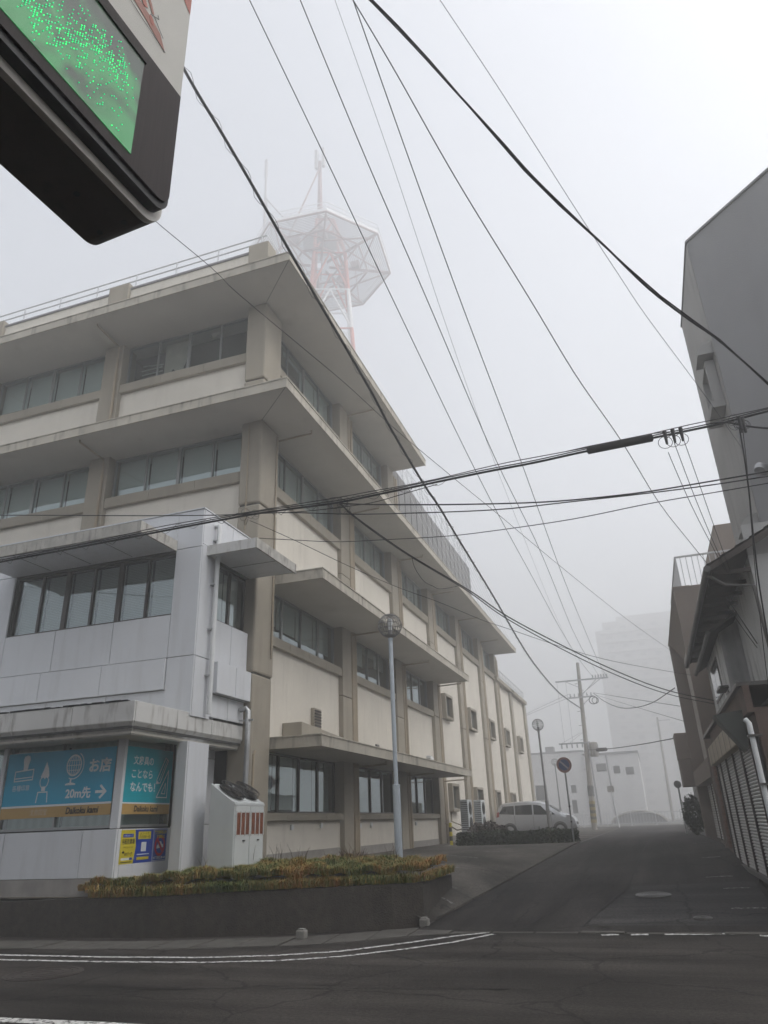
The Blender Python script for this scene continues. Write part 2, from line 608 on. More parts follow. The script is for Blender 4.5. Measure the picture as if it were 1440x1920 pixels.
def zlot(x, y):
    t = max(0.0, min(1.0, (xe(y) - x) / 2.2))
    return lerp(zleft(y) + 0.012, 0.75, t ** 0.7)


grid_obj('parking_lot', lin(0, 1, 16), lin(13.0, 60, 90), lambda u, v: (lerp(-9.2, xe(v) - 0.001, u), v, zlot(lerp(-9.2, xe(v), u), v)), MT['lot'])
grid_obj('cross_street', lin(-60, 60, 30), lin(60.5, 69, 8), lambda u, v: (u, v, 0.757), MT['asphalt2'])

# worn asphalt patch on the side street
pp = [(-1.3, 12.9), (1.5, 12.9), (1.55, 16.6), (-0.65, 16.5)]
b = MB()
vs, fs = [], []
for j in range(9):
    for i in range(7):
        u, v = i / 6, j / 8
        x = lerp(lerp(pp[0][0], pp[1][0], u), lerp(pp[3][0], pp[2][0], u), v)
        y = lerp(lerp(pp[0][1], pp[1][1], u), lerp(pp[3][1], pp[2][1], u), v)
        vs.append((x, y, zst(x, y) + 0.006))
for j in range(8):
    for i in range(6): fs.append((j * 7 + i, j * 7 + i + 1, (j + 1) * 7 + i + 1, (j + 1) * 7 + i))
structure(b.add(vs, fs).build('road_patch', MT['asphalt_patch'], smooth=True))


def strip(name, pts, wd, mat, zf, jag=0.0):
    """a ribbon of road paint along a path"""
    b = MB()
    P = [Vector((p[0], p[1], 0)) for p in pts]
    dense = []
    for i in range(len(P) - 1):
        n = max(2, int((P[i + 1] - P[i]).length / 0.06))
        for k in range(n): dense.append(P[i].lerp(P[i + 1], k / n))
    dense.append(P[-1])
    vs, fs = [], []
    for i, p in enumerate(dense):
        d = (dense[min(i + 1, len(dense) - 1)] - dense[max(i - 1, 0)]).normalized()
        s = Vector((-d.y, d.x, 0))
        for sg in (-1, 1):
            q = p + s * (sg * wd / 2 + (random.random() - .5) * jag)
            vs.append((q.x, q.y, zf(q.x, q.y) + 0.005))
    for i in range(len(dense) - 1): fs.append((2 * i, 2 * i + 1, 2 * i + 3, 2 * i + 2))
    return structure(b.add(vs, fs).build(name, mat))


Z0 = lambda x, y: 0.0
ZS = lambda x, y: zst(x, y) + 0.003
ZL = lambda x, y: zlot(x, y) + 0.004


def gp(pts, z=0.0): return [tuple(onZ(x, y, z))[:2] for x, y in pts]


up = gp([(0, 1791), (200, 1795), (380, 1796), (520, 1792), (640, 1784), (760, 1769), (850, 1756), (915, 1749)])
lo = gp([(0, 1800), (200, 1804), (380, 1805), (520, 1802), (640, 1794), (760, 1780), (850, 1767), (925, 1752)])
up.insert(0, (up[0][0] * 2.2 - up[1][0] * 1.2, up[0][1] * 2.2 - up[1][1] * 1.2))
lo.insert(0, (lo[0][0] * 2.2 - lo[1][0] * 1.2, lo[0][1] * 2.2 - lo[1][1] * 1.2))
strip('road_marking', up, 0.085, MT['paint'], Z0, 0.02)
strip('road_marking', lo, 0.075, MT['paint'], Z0, 0.025)
for (a, b_) in (((1128, 1754), (1160, 1753)), ((1183, 1753), (1216, 1753)), ((1246, 1752), (1318, 1752)), ((1318, 1752), (1388, 1751)), ((1425, 1755), (1500, 1756))):
    strip('road_marking', gp([a, b_]), 0.13, MT['paint'], Z0, 0.04)
strip('road_marking', gp([(-300, 1903), (0, 1913), (200, 1922), (330, 1930)]), 0.15, MT['paint'], Z0, 0.01)
for (x0, x1, y) in ((0.75, 1.25, 17.3), (0.95, 1.4, 15.9), (0.9, 1.42, 14.1), (0.9, 1.3, 20.5), (0.9, 1.3, 25.0), (0.9, 1.3, 31.0)):
    strip('street_marking', [(x0, y), (x1, y)], 0.10, MT['paint_old'], ZS, 0.03)
for y in (15.6, 18.1, 20.6, 23.1, 25.6):
    strip('bay_line', [(-7.9, y), (-4.4 + random.uniform(-.6, .5), y + 0.05)], 0.09, MT['paint_old'], ZL, 0.03)
strip('bay_line', [(-3.75, 14.5), (-4.3, 14.6)], 0.10, MT['paint_old'], ZL, 0.03)

# tar joints of the street
MT['tar'] = M('tar_seam', (0.012, 0.011, 0.011), 0.8, 0.3, 9)
strip('tar_seam', [(-1.32, 12.75), (-1.05, 14.6), (-0.72, 16.4), (-0.6, 20), (-0.35, 27), (-0.2, 40)], 0.035, MT['tar'], lambda x, y: zst(x, y) + 0.005, 0.03)
strip('tar_seam', [(0.35, 16.6), (0.3, 20), (0.2, 26), (0.25, 36)], 0.025, MT['tar'], lambda x, y: zst(x, y) + 0.005, 0.02)
strip('tar_seam', [(-0.62, 16.55), (1.5, 16.6)], 0.03, MT['tar'], lambda x, y: zst(x, y) + 0.008, 0.02)
strip('tar_seam', [(-2.2, 12.7), (-1.75, 15.0), (-1.6, 19.0)], 0.02, MT['tar'], lambda x, y: zst(x, y) + 0.005, 0.02)
strip('tar_seam', [(-9, 7.3), (-4.2, 8.1), (0, 8.6), (3, 8.5)], 0.02, MT['tar'], Z0, 0.03)
strip('tar_seam', [(1.6, 8.9), (1.75, 8.2), (2.1, 7.6), (2.2, 7.0)], 0.025, MT['tar'], Z0, 0.04)

# concrete gutter slabs along the kerb line
near = [tuple(onZ(x, y, 0.0))[:2] for x, y in ((0, 1779), (300, 1781), (560, 1773), (700, 1763), (800, 1753), (900, 1749), (1100, 1750), (1440, 1753))]
far = [tuple(onZ(x, y, 0.0))[:2] for x, y in ((0, 1764), (300, 1766), (560, 1757), (700, 1747), (800, 1740), (900, 1738.5), (1100, 1738.5), (1440, 1741))]
near = [(-16.5, near[0][1] - 0.35)] + near + [(6.5, near[-1][1] + 0.2)]
far = [(-16.5, far[0][1] - 0.35)] + far + [(6.5, far[-1][1] + 0.2)]


def walk(path, n):
    P = [Vector((p[0], p[1], 0)) for p in path]
    L = [0]
    for i in range(len(P) - 1): L.append(L[-1] + (P[i + 1] - P[i]).length)
    out = []
    for k in range(n):
        s = L[-1] * k / (n - 1)
        i = max(j for j in range(len(L)) if L[j] <= s + 1e-9)
        i = min(i, len(P) - 2)
        out.append(P[i].lerp(P[i + 1], (s - L[i]) / (L[i + 1] - L[i])))
    return out


NG = 37
wn, wf = walk(near, NG), walk(far, NG)
gb = MB()
for i in range(NG - 1):
    gb.prism([(wn[i].x, wn[i].y, -0.05), (wn[i + 1].x, wn[i + 1].y, -0.05), (wf[i + 1].x, wf[i + 1].y, -0.05), (wf[i].x, wf[i].y, -0.05)], (0, 0, 0.047))
gutter = structure(gb.build('gutter', MT['joint']))
for i in range(NG - 1):
    g = MB()
    e = 0.022
    a, b_, c, d = wn[i].lerp(wn[i + 1], e * 1.2), wn[i + 1].lerp(wn[i], e * 1.2), wf[i + 1].lerp(wf[i], e * 1.2), wf[i].lerp(wf[i + 1], e * 1.2)
    zt = 0.008 + random.uniform(-0.003, 0.008)
    g.prism([(p.x, p.y, -0.04) for p in (a, b_, c, d)], (0, 0, 0.04 + zt))
    g.build('gutter_slab', MT['gutter'], gutter, bevel=0.008)


def disc_cover(name, x, y, r, zf, label, mat='iron'):
    b = MB()
    z = zf(x, y)
    sl = (zf(x, y + 0.2) - zf(x, y - 0.2)) / 0.4
    def pt(rr, k, n, dz): a = 2 * math.pi * k / n; return (x + rr * math.cos(a), y + rr * math.sin(a), z + sl * rr * math.sin(a) + dz)
    n = 40
    b.prism([pt(r, k, n, -0.02) for k in range(n)], (0, 0, 0.028))
    o = tag(b.build(name, MT[mat]), label, 'manhole cover')
    for rr in (r * 0.93, r * 0.78, r * 0.55, r * 0.3):
        ring = MB()
        vs = [pt(rr, k, n, 0.008) for k in range(n)] + [pt(rr, k, n, 0.013) for k in range(n)] + [pt(rr - r * 0.07, k, n, 0.013) for k in range(n)] + [pt(rr - r * 0.07, k, n, 0.008) for k in range(n)]
        fs = []
        for q in range(3):
            for k in range(n): fs.append((q * n + k, q * n + (k + 1) % n, (q + 1) * n + (k + 1) % n, (q + 1) * n + k))
        ring.add(vs, fs).build('raised_ring', MT[mat], o)
    return o


MT['iron_pale'] = M('worn_steel', (0.11, 0.105, 0.10), 0.5, 0.25, 14, 0.5, 50, metallic=0.4)
c = onZ(82, 1826, 0)
disc_cover('manhole_cover', c.x, c.y, 0.47, Z0, 'large dark iron manhole cover sunk in the main road')
disc_cover('manhole_cover', -0.27, 15.4, 0.31, lambda x, y: zst(x, y) + 0.014, 'pale worn manhole cover on the side street patch', 'iron_pale')
disc_cover('valve_cover', 0.43, 13.35, 0.14, lambda x, y: zst(x, y) + 0.014, 'small round valve cover near the gutter of the side street', 'iron_pale')
for (x, y, lb) in ((563, 1762, 'small stone block at the foot of the planter wall, beside the long straight stretch'), (795, 1739, 'small stone block at the planter corner by the side street mouth')):
    p = onZ(x, y, 0.0)
    b = MB().box(p.x - 0.075, p.x + 0.075, p.y - 0.02, p.y + 0.12, 0.0, 0.125)
    o = tag(b.build('stone_block', MT['stone'], bevel=0.02), lb, 'stone')
    MB().box(p.x - 0.05, p.x + 0.05, p.y + 0.0, p.y + 0.10, 0.125, 0.145).build('worn_top', MT['stone'], o, bevel=0.012)

# concrete edging strip between lot and street
b = MB()
ys = lin(13.4, 28, 30)
vs, fs = [], []
for y in ys:
    for dx, dz in ((-0.16, -0.02), (-0.16, 0.03), (0.0, 0.022), (0.0, -0.03)): vs.append((xe(y) + dx, y, zleft(y) + 0.012 + dz))
for i in range(len(ys) - 1):
    for k in range(4): fs.append((i * 4 + k, i * 4 + (k + 1) % 4, i * 4 + 4 + (k + 1) % 4, i * 4 + 4 + k))
structure(b.add(vs, fs).build('edging', MT['lot']))

# ================================================================== planter with grass
pb = [tuple(onZ(x, y, 0.0))[:2] for x, y in ((0, 1757), (300, 1759), (560, 1751), (700, 1742))]
WPATH = [(-16, pb[0][1] - 0.3)] + pb + [(-4.35, 12.75), (-3.92, 13.12)]
plr = root('planter', (-6, 12.5, 0), 'long low pebbledash planter wall at the street corner, mossy at the foot', 'planter')
b = MB()
ztop = lambda x: 0.54 if x < -11 else lerp(0.54, 0.64, min(1, (x + 11) / 5.0))
P = [Vector((x, y, 0)) for x, y in WPATH]
inn = []
for i, p in enumerate(P):
    d = (P[min(i + 1, len(P) - 1)] - P[max(i - 1, 0)]).normalized()
    inn.append(p + Vector((-d.y, d.x, 0)) * 0.16)
for i in range(len(P) - 1):
    a, c_, d_, e_ = P[i], P[i + 1], inn[i + 1], inn[i]
    za, zc = ztop(a.x), ztop(c_.x)
    b.add([(a.x, a.y, -0.05), (c_.x, c_.y, -0.05), (d_.x, d_.y, -0.05), (e_.x, e_.y, -0.05), (a.x, a.y, za), (c_.x, c_.y, zc), (d_.x, d_.y, zc), (e_.x, e_.y, za)],
          [(0, 1, 5, 4), (4, 5, 6, 7), (2, 3, 7, 6)] + ([(3, 0, 4, 7)] if i == 0 else []) + ([(1, 2, 6, 5)] if i == len(P) - 2 else []))
b.build('wall', MT['planter'], plr)
MB().prism([(-3.92, 13.12, 0.0), (-4.08, 13.12, 0.0), (-4.2, 15.6, 0.0), (-4.05, 15.6, 0.0)], (0, 0, 0.60)).build('end_wall', MT['planter'], plr)
SOIL = [(q.x, q.y) for q in inn[1:-1]] + [(-3.97, 13.15), (-4.1, 15.6), (-5.0, 15.7), (-8.3, 14.9), (-8.9, 12.72), (-9.1, 11.75), (-12.2, 11.75)]


def inside(x, y, poly):
    r = False
    j = len(poly) - 1
    for i in range(len(poly)):
        xi, yi = poly[i]; xj, yj = poly[j]
        if (yi > y) != (yj > y) and x < (xj - xi) * (y - yi) / (yj - yi) + xi: r = not r
        j = i
    return r


def zsoil(x, y):
    k = 1 - min(1.0, ((x + 6.3) / 4.0) ** 2)
    return 0.66 + 0.18 * max(0, k) + 0.03 * math.sin(x * 2.3) * math.cos(y * 3.1) + 0.04 * min(1, max(0, (y - 12.3)))


bm_ = MB()
bm_.add([(x, y, 0.58) for x, y in SOIL], [tuple(range(len(SOIL)))])
bm_.build('soil', MT['earth'], plr)
# mound surface
us, vs_ = lin(-9.6, -3.8, 60), lin(11.4, 15.5, 40)
vid, vs, fs = {}, [], []
for j, y in enumerate(vs_):
    for i, x in enumerate(us):
        if inside(x, y, SOIL): vid[(i, j)] = len(vs); vs.append((x, y, zsoil(x, y)))
for (i, j) in list(vid):
    q = [(i, j), (i + 1, j), (i + 1, j + 1), (i, j + 1)]
    if all(k in vid for k in q): fs.append([vid[k] for k in q])
MB().add(vs, fs).build('mound', MT['earth'], plr, smooth=True)

MT['grass'] = leaf_mat('mondo_grass', [(0.035, 0.06, 0.018), (0.10, 0.15, 0.04), (0.18, 0.21, 0.06), (0.34, 0.24, 0.07), (0.40, 0.18, 0.055)], LEAF_SHIFT=-0.43)


def blades(name, pts, hgt, mat, lean=0.7, wdt=0.006, parent=None):
    """many narrow bent leaves, one mesh"""
    pts = np.array(pts)
    n = len(pts)
    az = rng.uniform(0, 2 * np.pi, n)
    h = hgt * rng.uniform(0.6, 1.25, n)
    ln = lean * h * rng.uniform(0.3, 1.3, n)
    dx, dy = np.cos(az), np.sin(az)
    sx, sy = -dy, dx
    w_ = wdt * rng.uniform(0.7, 1.3, n)
    V = np.zeros((n, 5, 3))
    V[:, 0] = pts + np.stack([sx * w_, sy * w_, 0 * w_], 1)
    V[:, 1] = pts - np.stack([sx * w_, sy * w_, 0 * w_], 1)
    mid = pts + np.stack([dx * ln * 0.35, dy * ln * 0.35, h * 0.75], 1)
    V[:, 2] = mid - np.stack([sx * w_ * .8, sy * w_ * .8, 0 * w_], 1)
    V[:, 3] = mid + np.stack([sx * w_ * .8, sy * w_ * .8, 0 * w_], 1)
    V[:, 4] = pts + np.stack([dx * ln, dy * ln, h * rng.uniform(0.55, 1.0, n)], 1)
    base = (np.arange(n) * 5)[:, None]
    F = np.concatenate([base + np.array([0, 1, 2]), base + np.array([0, 2, 3]), base + np.array([3, 2, 4])], 0)
    me = bpy.data.meshes.new(name)
    me.vertices.add(n * 5)
    me.vertices.foreach_set('co', V.reshape(-1))
    me.loops.add(F.size)
    me.loops.foreach_set('vertex_index', F.reshape(-1).astype(np.int32))
    me.polygons.add(len(F))
    me.polygons.foreach_set('loop_start', np.arange(0, F.size, 3, dtype=np.int32))
    me.update()
    me.validate()
    me.materials.append(mat)
    o = bpy.data.objects.new(name, me)
    COL.objects.link(o)
    return o


pts = []
while len(pts) < 70000:
    x, y = random.uniform(-9.75, -3.8), random.uniform(11.4, 15.5)
    if not inside(x, y, SOIL):
        # fringe hanging over the wall
        if not (inside(x, y + 0.20, SOIL) or inside(x - 0.14, y, SOIL)) or random.random() < 0.25 or x < -9.4: continue
        z = ztop(x) + random.uniform(0.0, 0.05)
        pts.append((x, y, z)); continue
    dens = 0.55 + 0.45 * math.sin(x * 3.1 + 1.0) * math.sin(y * 4.3 + x)
    edge = not (inside(x, y - 0.28, SOIL) and inside(x + 0.2, y, SOIL))
    if not edge and random.random() > 0.55 + 0.45 * dens: continue
    if y > 14.6 and random.random() < 0.5: continue
    pts.append((x, y, zsoil(x, y) + 0.045 * math.sin(x * 5.2) * math.sin(y * 6.1) + 0.03 * math.sin(x * 13 + 2 * y) - 0.02 + (0.02 if edge else 0)))
edge_line = [q for q in inn[1:]]
for _ in range(16000):
    i = random.randrange(len(edge_line) - 1)
    seg = edge_line[i + 1] - edge_line[i]
    if random.random() > seg.length / 5.6: continue
    p = edge_line[i] + seg * random.random()
    d = seg.normalized()
    o_ = random.uniform(-0.16, 0.34)
    q = p + Vector((-d.y, d.x, 0)) * o_
    if q.x < -9.5: continue
    pts.append((q.x, q.y, 0.655 + 0.035 * math.sin(q.x * 7.3) * math.sin(q.y * 9) + random.uniform(-0.01, 0.03) + max(0, o_) * 0.12))
gr = blades('mondo_grass', pts, 0.12, MT['grass'], lean=1.25, wdt=0.0055)
tag(gr, 'green and rust tinted tufted grass filling the planter', 'grass', kind='stuff')
# some taller weeds
wb = MB()
for k in range(26):
    x, y = random.uniform(-8.4, -4.6), random.uniform(12.9, 14.6)
    z = zsoil(x, y)
    for q in range(3):
        a = random.uniform(0, 6.28); l = random.uniform(0.18, 0.42)
        wb.tube([(x, y, z), (x + math.cos(a) * l * .15, y + math.sin(a) * l * .15, z + l * .6), (x + math.cos(a) * l * .4, y + math.sin(a) * l * .4, z + l)], [0.004, 0.003, 0.001], 3)
tag(wb.build('weeds', M('dry_weed', (0.06, 0.045, 0.028), 0.9)), 'thin dry weed stalks poking out of the planter grass', 'weeds', kind='stuff')
shr = root('bare_shrub', (-5.9, 15.0, 0.75), 'leafless reddish twiggy shrub at the back of the planter grass', 'shrub')
sb_ = MB()
for k in range(34):
    a = random.uniform(0, 6.28); l = random.uniform(0.25, 0.5); t = random.uniform(.25, .7)
    base = Vector((-5.9 + random.uniform(-.25, .25), 15.0 + random.uniform(-.15, .15), 0.72))
    p1 = base + Vector((math.cos(a) * l * t * .5, math.sin(a) * l * t * .5, l * .55))
    sb_.tube([base, p1, base + Vector((math.cos(a) * l * t, math.sin(a) * l * t, l))], [0.007, 0.005, 0.002], 3)
    for q in range(2):
        a2 = a + random.uniform(-1.3, 1.3)
        sb_.tube([p1, p1 + Vector((math.cos(a2) * .12, math.sin(a2) * .12, .13))], [0.004, 0.0015], 3)
sb_.build('twigs', M('twig', (0.075, 0.035, 0.028), 0.9), shr)
# ================================================================== office building
BLD = root('office_building', (-20, 38, 0.7), 'four storey cream and khaki office building with deep overhanging eaves, at the street corner', 'building')
SX, FY = -8.6, 15.2          # recessed wall planes: side (faces +X) and front (faces -Y)


def S(u0, u1, z0, z1, n0, n1): return (SX + n0, SX + n1, u0, u1, z0, z1)


def Fr(u0, u1, z0, z1, n0, n1): return (u0, u1, FY - n1, FY - n0, z0, z1)


def P_(fac, u, z, n): return (SX + n, u, z) if fac is S else (u, FY - n, z)


def part(name, mat, boxes, parent=None, bevel=0):
    b = MB()
    for bx in boxes: b.box(*bx)
    return b.build(name, mat, parent or BLD, bevel=bevel)


def window(fac, u0, u1, z0, z1, n, parent, frame='alu', blind='blind', drop=None, pmull=0.022, depth=-0.10, glass='glass', heavy=()):
    """window frame with n panes, each pane and blind a child"""
    b = MB()
    d0, d1 = depth - 0.05, depth + 0.02
    fw = 0.045
    b.box(*fac(u0, u1, z1 - fw, z1, d0, d1)); b.box(*fac(u0, u1, z0, z0 + fw, d0, d1))
    b.box(*fac(u0, u0 + fw, z0 + fw, z1 - fw, d0, d1)); b.box(*fac(u1 - fw, u1, z0 + fw, z1 - fw, d0, d1))
    step = (u1 - u0) / n
    for k in range(1, n):
        u = u0 + k * step
        hw = pmull * (2.0 if k in heavy else 1.0)
        b.box(*fac(u - hw, u + hw, z0 + fw, z1 - fw, d0 + .004 * (k % 2), d1 - .004 * (k % 2)))
    wd = b.build('window', MT[frame], parent)
    for k in range(n):
        a, c = u0 + k * step + 0.015, u0 + (k + 1) * step - 0.015
        off = depth - 0.018 - 0.012 * (k % 2)
        MB().box(*fac(a, c, z0 + 0.02, z1 - 0.02, off - 0.004, off)).build('pane', MT[glass], wd)
        dr = drop[k] if drop else 1.0
        if dr > 0.02:
            tp = z1 - 0.03
            MB().box(*fac(a + 0.02, c - 0.02, tp - (z1 - z0 - 0.06) * dr, tp, depth - 0.19, depth - 0.175)).build('blind', MT[blind], wd)
    return wd


GZ = 0.7
SIDE_P = [(14.95, 15.95), (20.8, 21.55), (26.15, 26.95), (31.45, 32.2), (36.8, 37.5), (42.4, 43.15), (47.35, 47.95), (52.7, 53.45), (58.9, 59.7)]
FRONT_P = [(-8.95, -8.35), (-14.12, -13.42), (-19.3, -18.6), (-24.5, -23.8), (-29.6, -29.0)]
E4, E3, E2, E1 = 15.78, 11.76, 7.40, 3.32
TE = 0.20
# dark core behind the facades
part('interior', MT['interior'], [(-29.5, -9.35, 15.95, 26.6, GZ, 15.9), (-29.4, -9.34, 26.6, 47.9, GZ, 11.9), (-29.3, -9.33, 47.9, 59.6, GZ, 10.0)])
part('floor_slab', MT['soffit'], [(-29.5, -8.9, 15.5, 26.8, z, z + 0.18) for z in (E4 + .02, E3 + .02, E2 + .02, E1 + .02)] + [(-29.5, -8.95, 26.8, 47.9, z, z + 0.18) for z in (E3 + .021, E2 + .021, E1 + .021)])

# eaves: soffit slab and stained fascia
def eave(x_out, y0, y1, z, x_in=-8.85, front=None, name='eave'):
    """slab over the side facade; front=(x_left, y_out) adds the leg along the front"""
    b = MB()
    if front:
        xl, yo = front
        poly = [(x_out, yo), (x_out, y1), (x_in, y1), (x_in, 15.5), (xl, 15.5), (xl, yo)]
    else:
        poly = [(x_out, y0), (x_out, y1), (x_in, y1), (x_in, y0)]
    b.prism([(x, y, z) for x, y in poly], (0, 0, TE))
    e = b.build(name, MT['soffit'], BLD)
    fb = MB()
    t = 0.03
    if front:
        xl, yo = front
        fb.box(x_out - 0.001, x_out + t, yo - t, y1, z - 0.03, z + TE + 0.02)
        fb.box(xl, x_out - 0.001, yo - t, yo + 0.001, z - 0.031, z + TE + 0.021)
        fb.box(x_out - .10, x_out + t + .02, yo - t - .02, y1 + .01, z + TE + 0.022, z + TE + 0.05)
        fb.box(xl, x_out - .101, yo - t - .02, yo + .1, z + TE + 0.023, z + TE + 0.051)
    else:
        fb.box(x_out - 0.001, x_out + t, y0 - t, y1, z - 0.03, z + TE + 0.02)
        fb.box(x_in, x_out - 0.002, y0 - t, y0 + 0.001, z - 0.029, z + TE + 0.019)
        fb.box(x_out - .10, x_out + t + .02, y0 - t - .02, y1 + .01, z + TE + 0.022, z + TE + 0.05)
        fb.box(x_in, x_out - .101, y0 - t - .02, y0 + .1, z + TE + 0.023, z + TE + 0.051)
    fb.build('fascia', MT['fascia'], e)
    # rows of little drip stubs
    return e


e4 = eave(-6.97, 13.62, 26.9, E4, front=(-29.6, 13.62))
e3 = eave(-7.03, 13.72, 47.85, E3, front=(-29.6, 13.72))
e2 = eave(-7.03, 15.97, 32.4, E2, name='canopy')
e1 = eave(-7.08, 16.02, 31.7, E1, name='canopy')
# mitre lines in the soffits
MB().bar((-8.36, 14.94, E4 - .002), (-7.0, 13.65, E4 - .002), 0.012, 0.004).build('mitre_joint', MT['joint'], e4)
MB().bar((-8.36, 14.94, E3 - .002), (-7.06, 13.75, E3 - .002), 0.012, 0.004).build('mitre_joint', MT['joint'], e3)

# pillars in storey-high lengths with open joints
def pillar(fac, u0, u1, ztop, cuts, zb=GZ, n1=0.15, extra=0.0):
    zz = [zb] + cuts + [ztop]
    pr = None
    for k in range(len(zz) - 1):
        z0, z1 = zz[k], zz[k + 1] - 0.018
        b = MB().box(*fac(u0, u1, z0, z1, -0.5, n1))
        o = b.build('pillar', MT['khaki'], BLD, bevel=0.02)


jts = [4.95, 9.0, 13.1]
# corner pillar
MB().box(-8.95, -8.35, 14.95, 15.92, GZ, 4.93).build('pillar', MT['khaki'], BLD, bevel=0.05)
for a, c_ in ((4.95, 9.3), (9.32, 13.15), (13.17, E4)):
    MB().box(-8.97, -8.33, 14.93, 15.94, a, c_ - 0.02).build('pillar', MT['khaki'], BLD, bevel=0.05)
part('pillar_core', MT['joint'], [(-8.93, -8.38, 14.98, 15.9, GZ, E4)])
for k, (a, c_) in enumerate(SIDE_P[1:], 1):
    zt = E4 if k <= 2 else E3 if k <= 6 else 10.1
    cu = [z for z in ((5.25, 9.2, 13.0) if k < 3 else (5.9, 9.2)) if z < zt - 1]
    pillar(S, a, c_, zt, cu)
for (a, c_) in FRONT_P[1:]: pillar(Fr, a, c_, E4, [5.0, 9.1, 13.05])

# wall panels, sills and windows of the side facade
WIN = [(1.90, E1), (6.10, E2), (10.38, E3), (14.35, E4)]
SILLH = (0.17, 0.26, 0.36, 0.30)
ends = [(SIDE_P[i][1], SIDE_P[i + 1][0]) for i in range(len(SIDE_P) - 1)]
tops = [E1 + TE + .05, E2 + TE + .05, E3 + TE + .05]
random.seed(3)
for bay, (u0, u1) in enumerate(ends):
    fl = [0, 1, 2, 3] if bay < 2 else [0, 1, 2] if bay < 3 else [2] if bay < 6 else []
    for f in fl:
        z0, z1 = WIN[f]
        lowz = 1.02 if f == 0 else (tops[f - 1] - 0.1 if not (f == 2 and bay >= 3) else 1.02)
        if f == 0: lowz = 1.02 - 0.03 * bay
        part('wall', MT['cream'], [S(u0 - .01, u1 + .01, lowz, z0 - SILLH[f], -0.5, 0.0)])
        if lowz < 1.1: part('plinth', MT['plinth'], [S(u0 - .01, u1 + .01, GZ - .1, lowz, -0.5, 0.02)])
        ns = 4
        for q in range(ns):
            s0, s1 = lerp(u0, u1, q / ns), lerp(u0, u1, (q + 1) / ns)
            part('sill', MT['khaki'], [S(s0 + .004, s1 - .004, z0 - SILLH[f], z0 - .03, -0.3, 0.12)], bevel=0.012)
        part('sill_bed', MT['khaki'], [S(u0, u1, z0 - SILLH[f] + .01, z0 + 0.005, -0.45, 0.08)])
        fr, bl = ('alu', 'blind')
        drop = [1.0] * 4
        if f == 1: drop = [0.62, 0.66, 0.7, 0.72] if bay == 0 else [0.5, 0.55, 0, 0.4] if bay == 1 else [0.2, 0.2, 0.1, 0.1]
        if f == 0: drop = [0.97, 0.95, 0.97, 0.97] if bay == 0 else [0.1, 0.05, 0.0, 0.05]
        if f == 3: drop = [0.0, 0.1, 1, 1] if bay == 0 else [1, 1, 0.95, 0.45]
        if f == 2: drop = [random.choice((1, 1, .97, .8)) for _ in range(4)]
        window(S, u0 + .02, u1 - .02, z0, z1 - .02, 4, BLD, 'alu' if f else 'darkframe', 'blind', drop, heavy=(1, 3) if f < 2 else (2,), depth=-0.16)
    if bay >= 3 and bay < 6: pass
    if bay >= 6:
        part('wall', MT['cream'], [S(u0 - .01, u1 + .01, 1.0, 10.0, -0.5, 0.0)])
        part('plinth', MT['plinth'], [S(u0 - .01, u1 + .01, GZ - .1, 1.0, -0.5, 0.02)])
        part('parapet', MT['khaki'], [S(u0 - .8, u1 + .8, 10.0, 10.25, -0.6, 0.28)])
    if bay == 2:
        pass

# small boxed windows in the rear bays
def boxed(u0, u1, z0, z1):
    b = MB()
    t, n0, n1 = 0.12, -0.30, 0.22
    b.box(*S(u0, u1, z1 - t, z1, 0.001, n1)); b.box(*S(u0, u1, z0, z0 + t, 0.001, n1))
    b.box(*S(u0, u0 + t, z0 + t, z1 - t, 0.001, n1 - .003)); b.box(*S(u1 - t, u1, z0 + t, z1 - t, 0.001, n1 - .003))
    wd = b.build('window', MT['khaki'], BLD, bevel=0.012)
    MB().box(*S(u0 + t, u1 - t, z0 + t, z1 - t, 0.004, 0.012)).build('backing', MT['interior'], wd)
    MB().box(*S(u0 + t, u1 - t, z0 + t, z1 - t, 0.05, 0.056)).build('pane', MT['glass'], wd)
    fb = MB()
    um = (u0 + u1) / 2
    fb.box(*S(um - .02, um + .02, z0 + t, z1 - t, 0.03, 0.075)); fb.box(*S(u0 + t, u1 - t, z0 + t, z0 + t + .04, 0.03, 0.076))
    fb.build('frame', MT['alu'], wd)


for (a, c_) in ((33.35, 34.75), (38.55, 40.1), (43.75, 45.3), (48.9, 50.5), (54.5, 56.0)): boxed(a, c_, 6.0, 7.15)
for (a, c_, z0) in ((33.5, 34.85, 2.0), (38.6, 40.2, 1.95), (43.8, 45.2, 1.6), (49.1, 50.5, 2.0)): boxed(a, c_, z0, 3.18)
part('wall', MT['cream'], [S(32.15, 36.85, GZ, 1.1, -0.5, -0.002)])

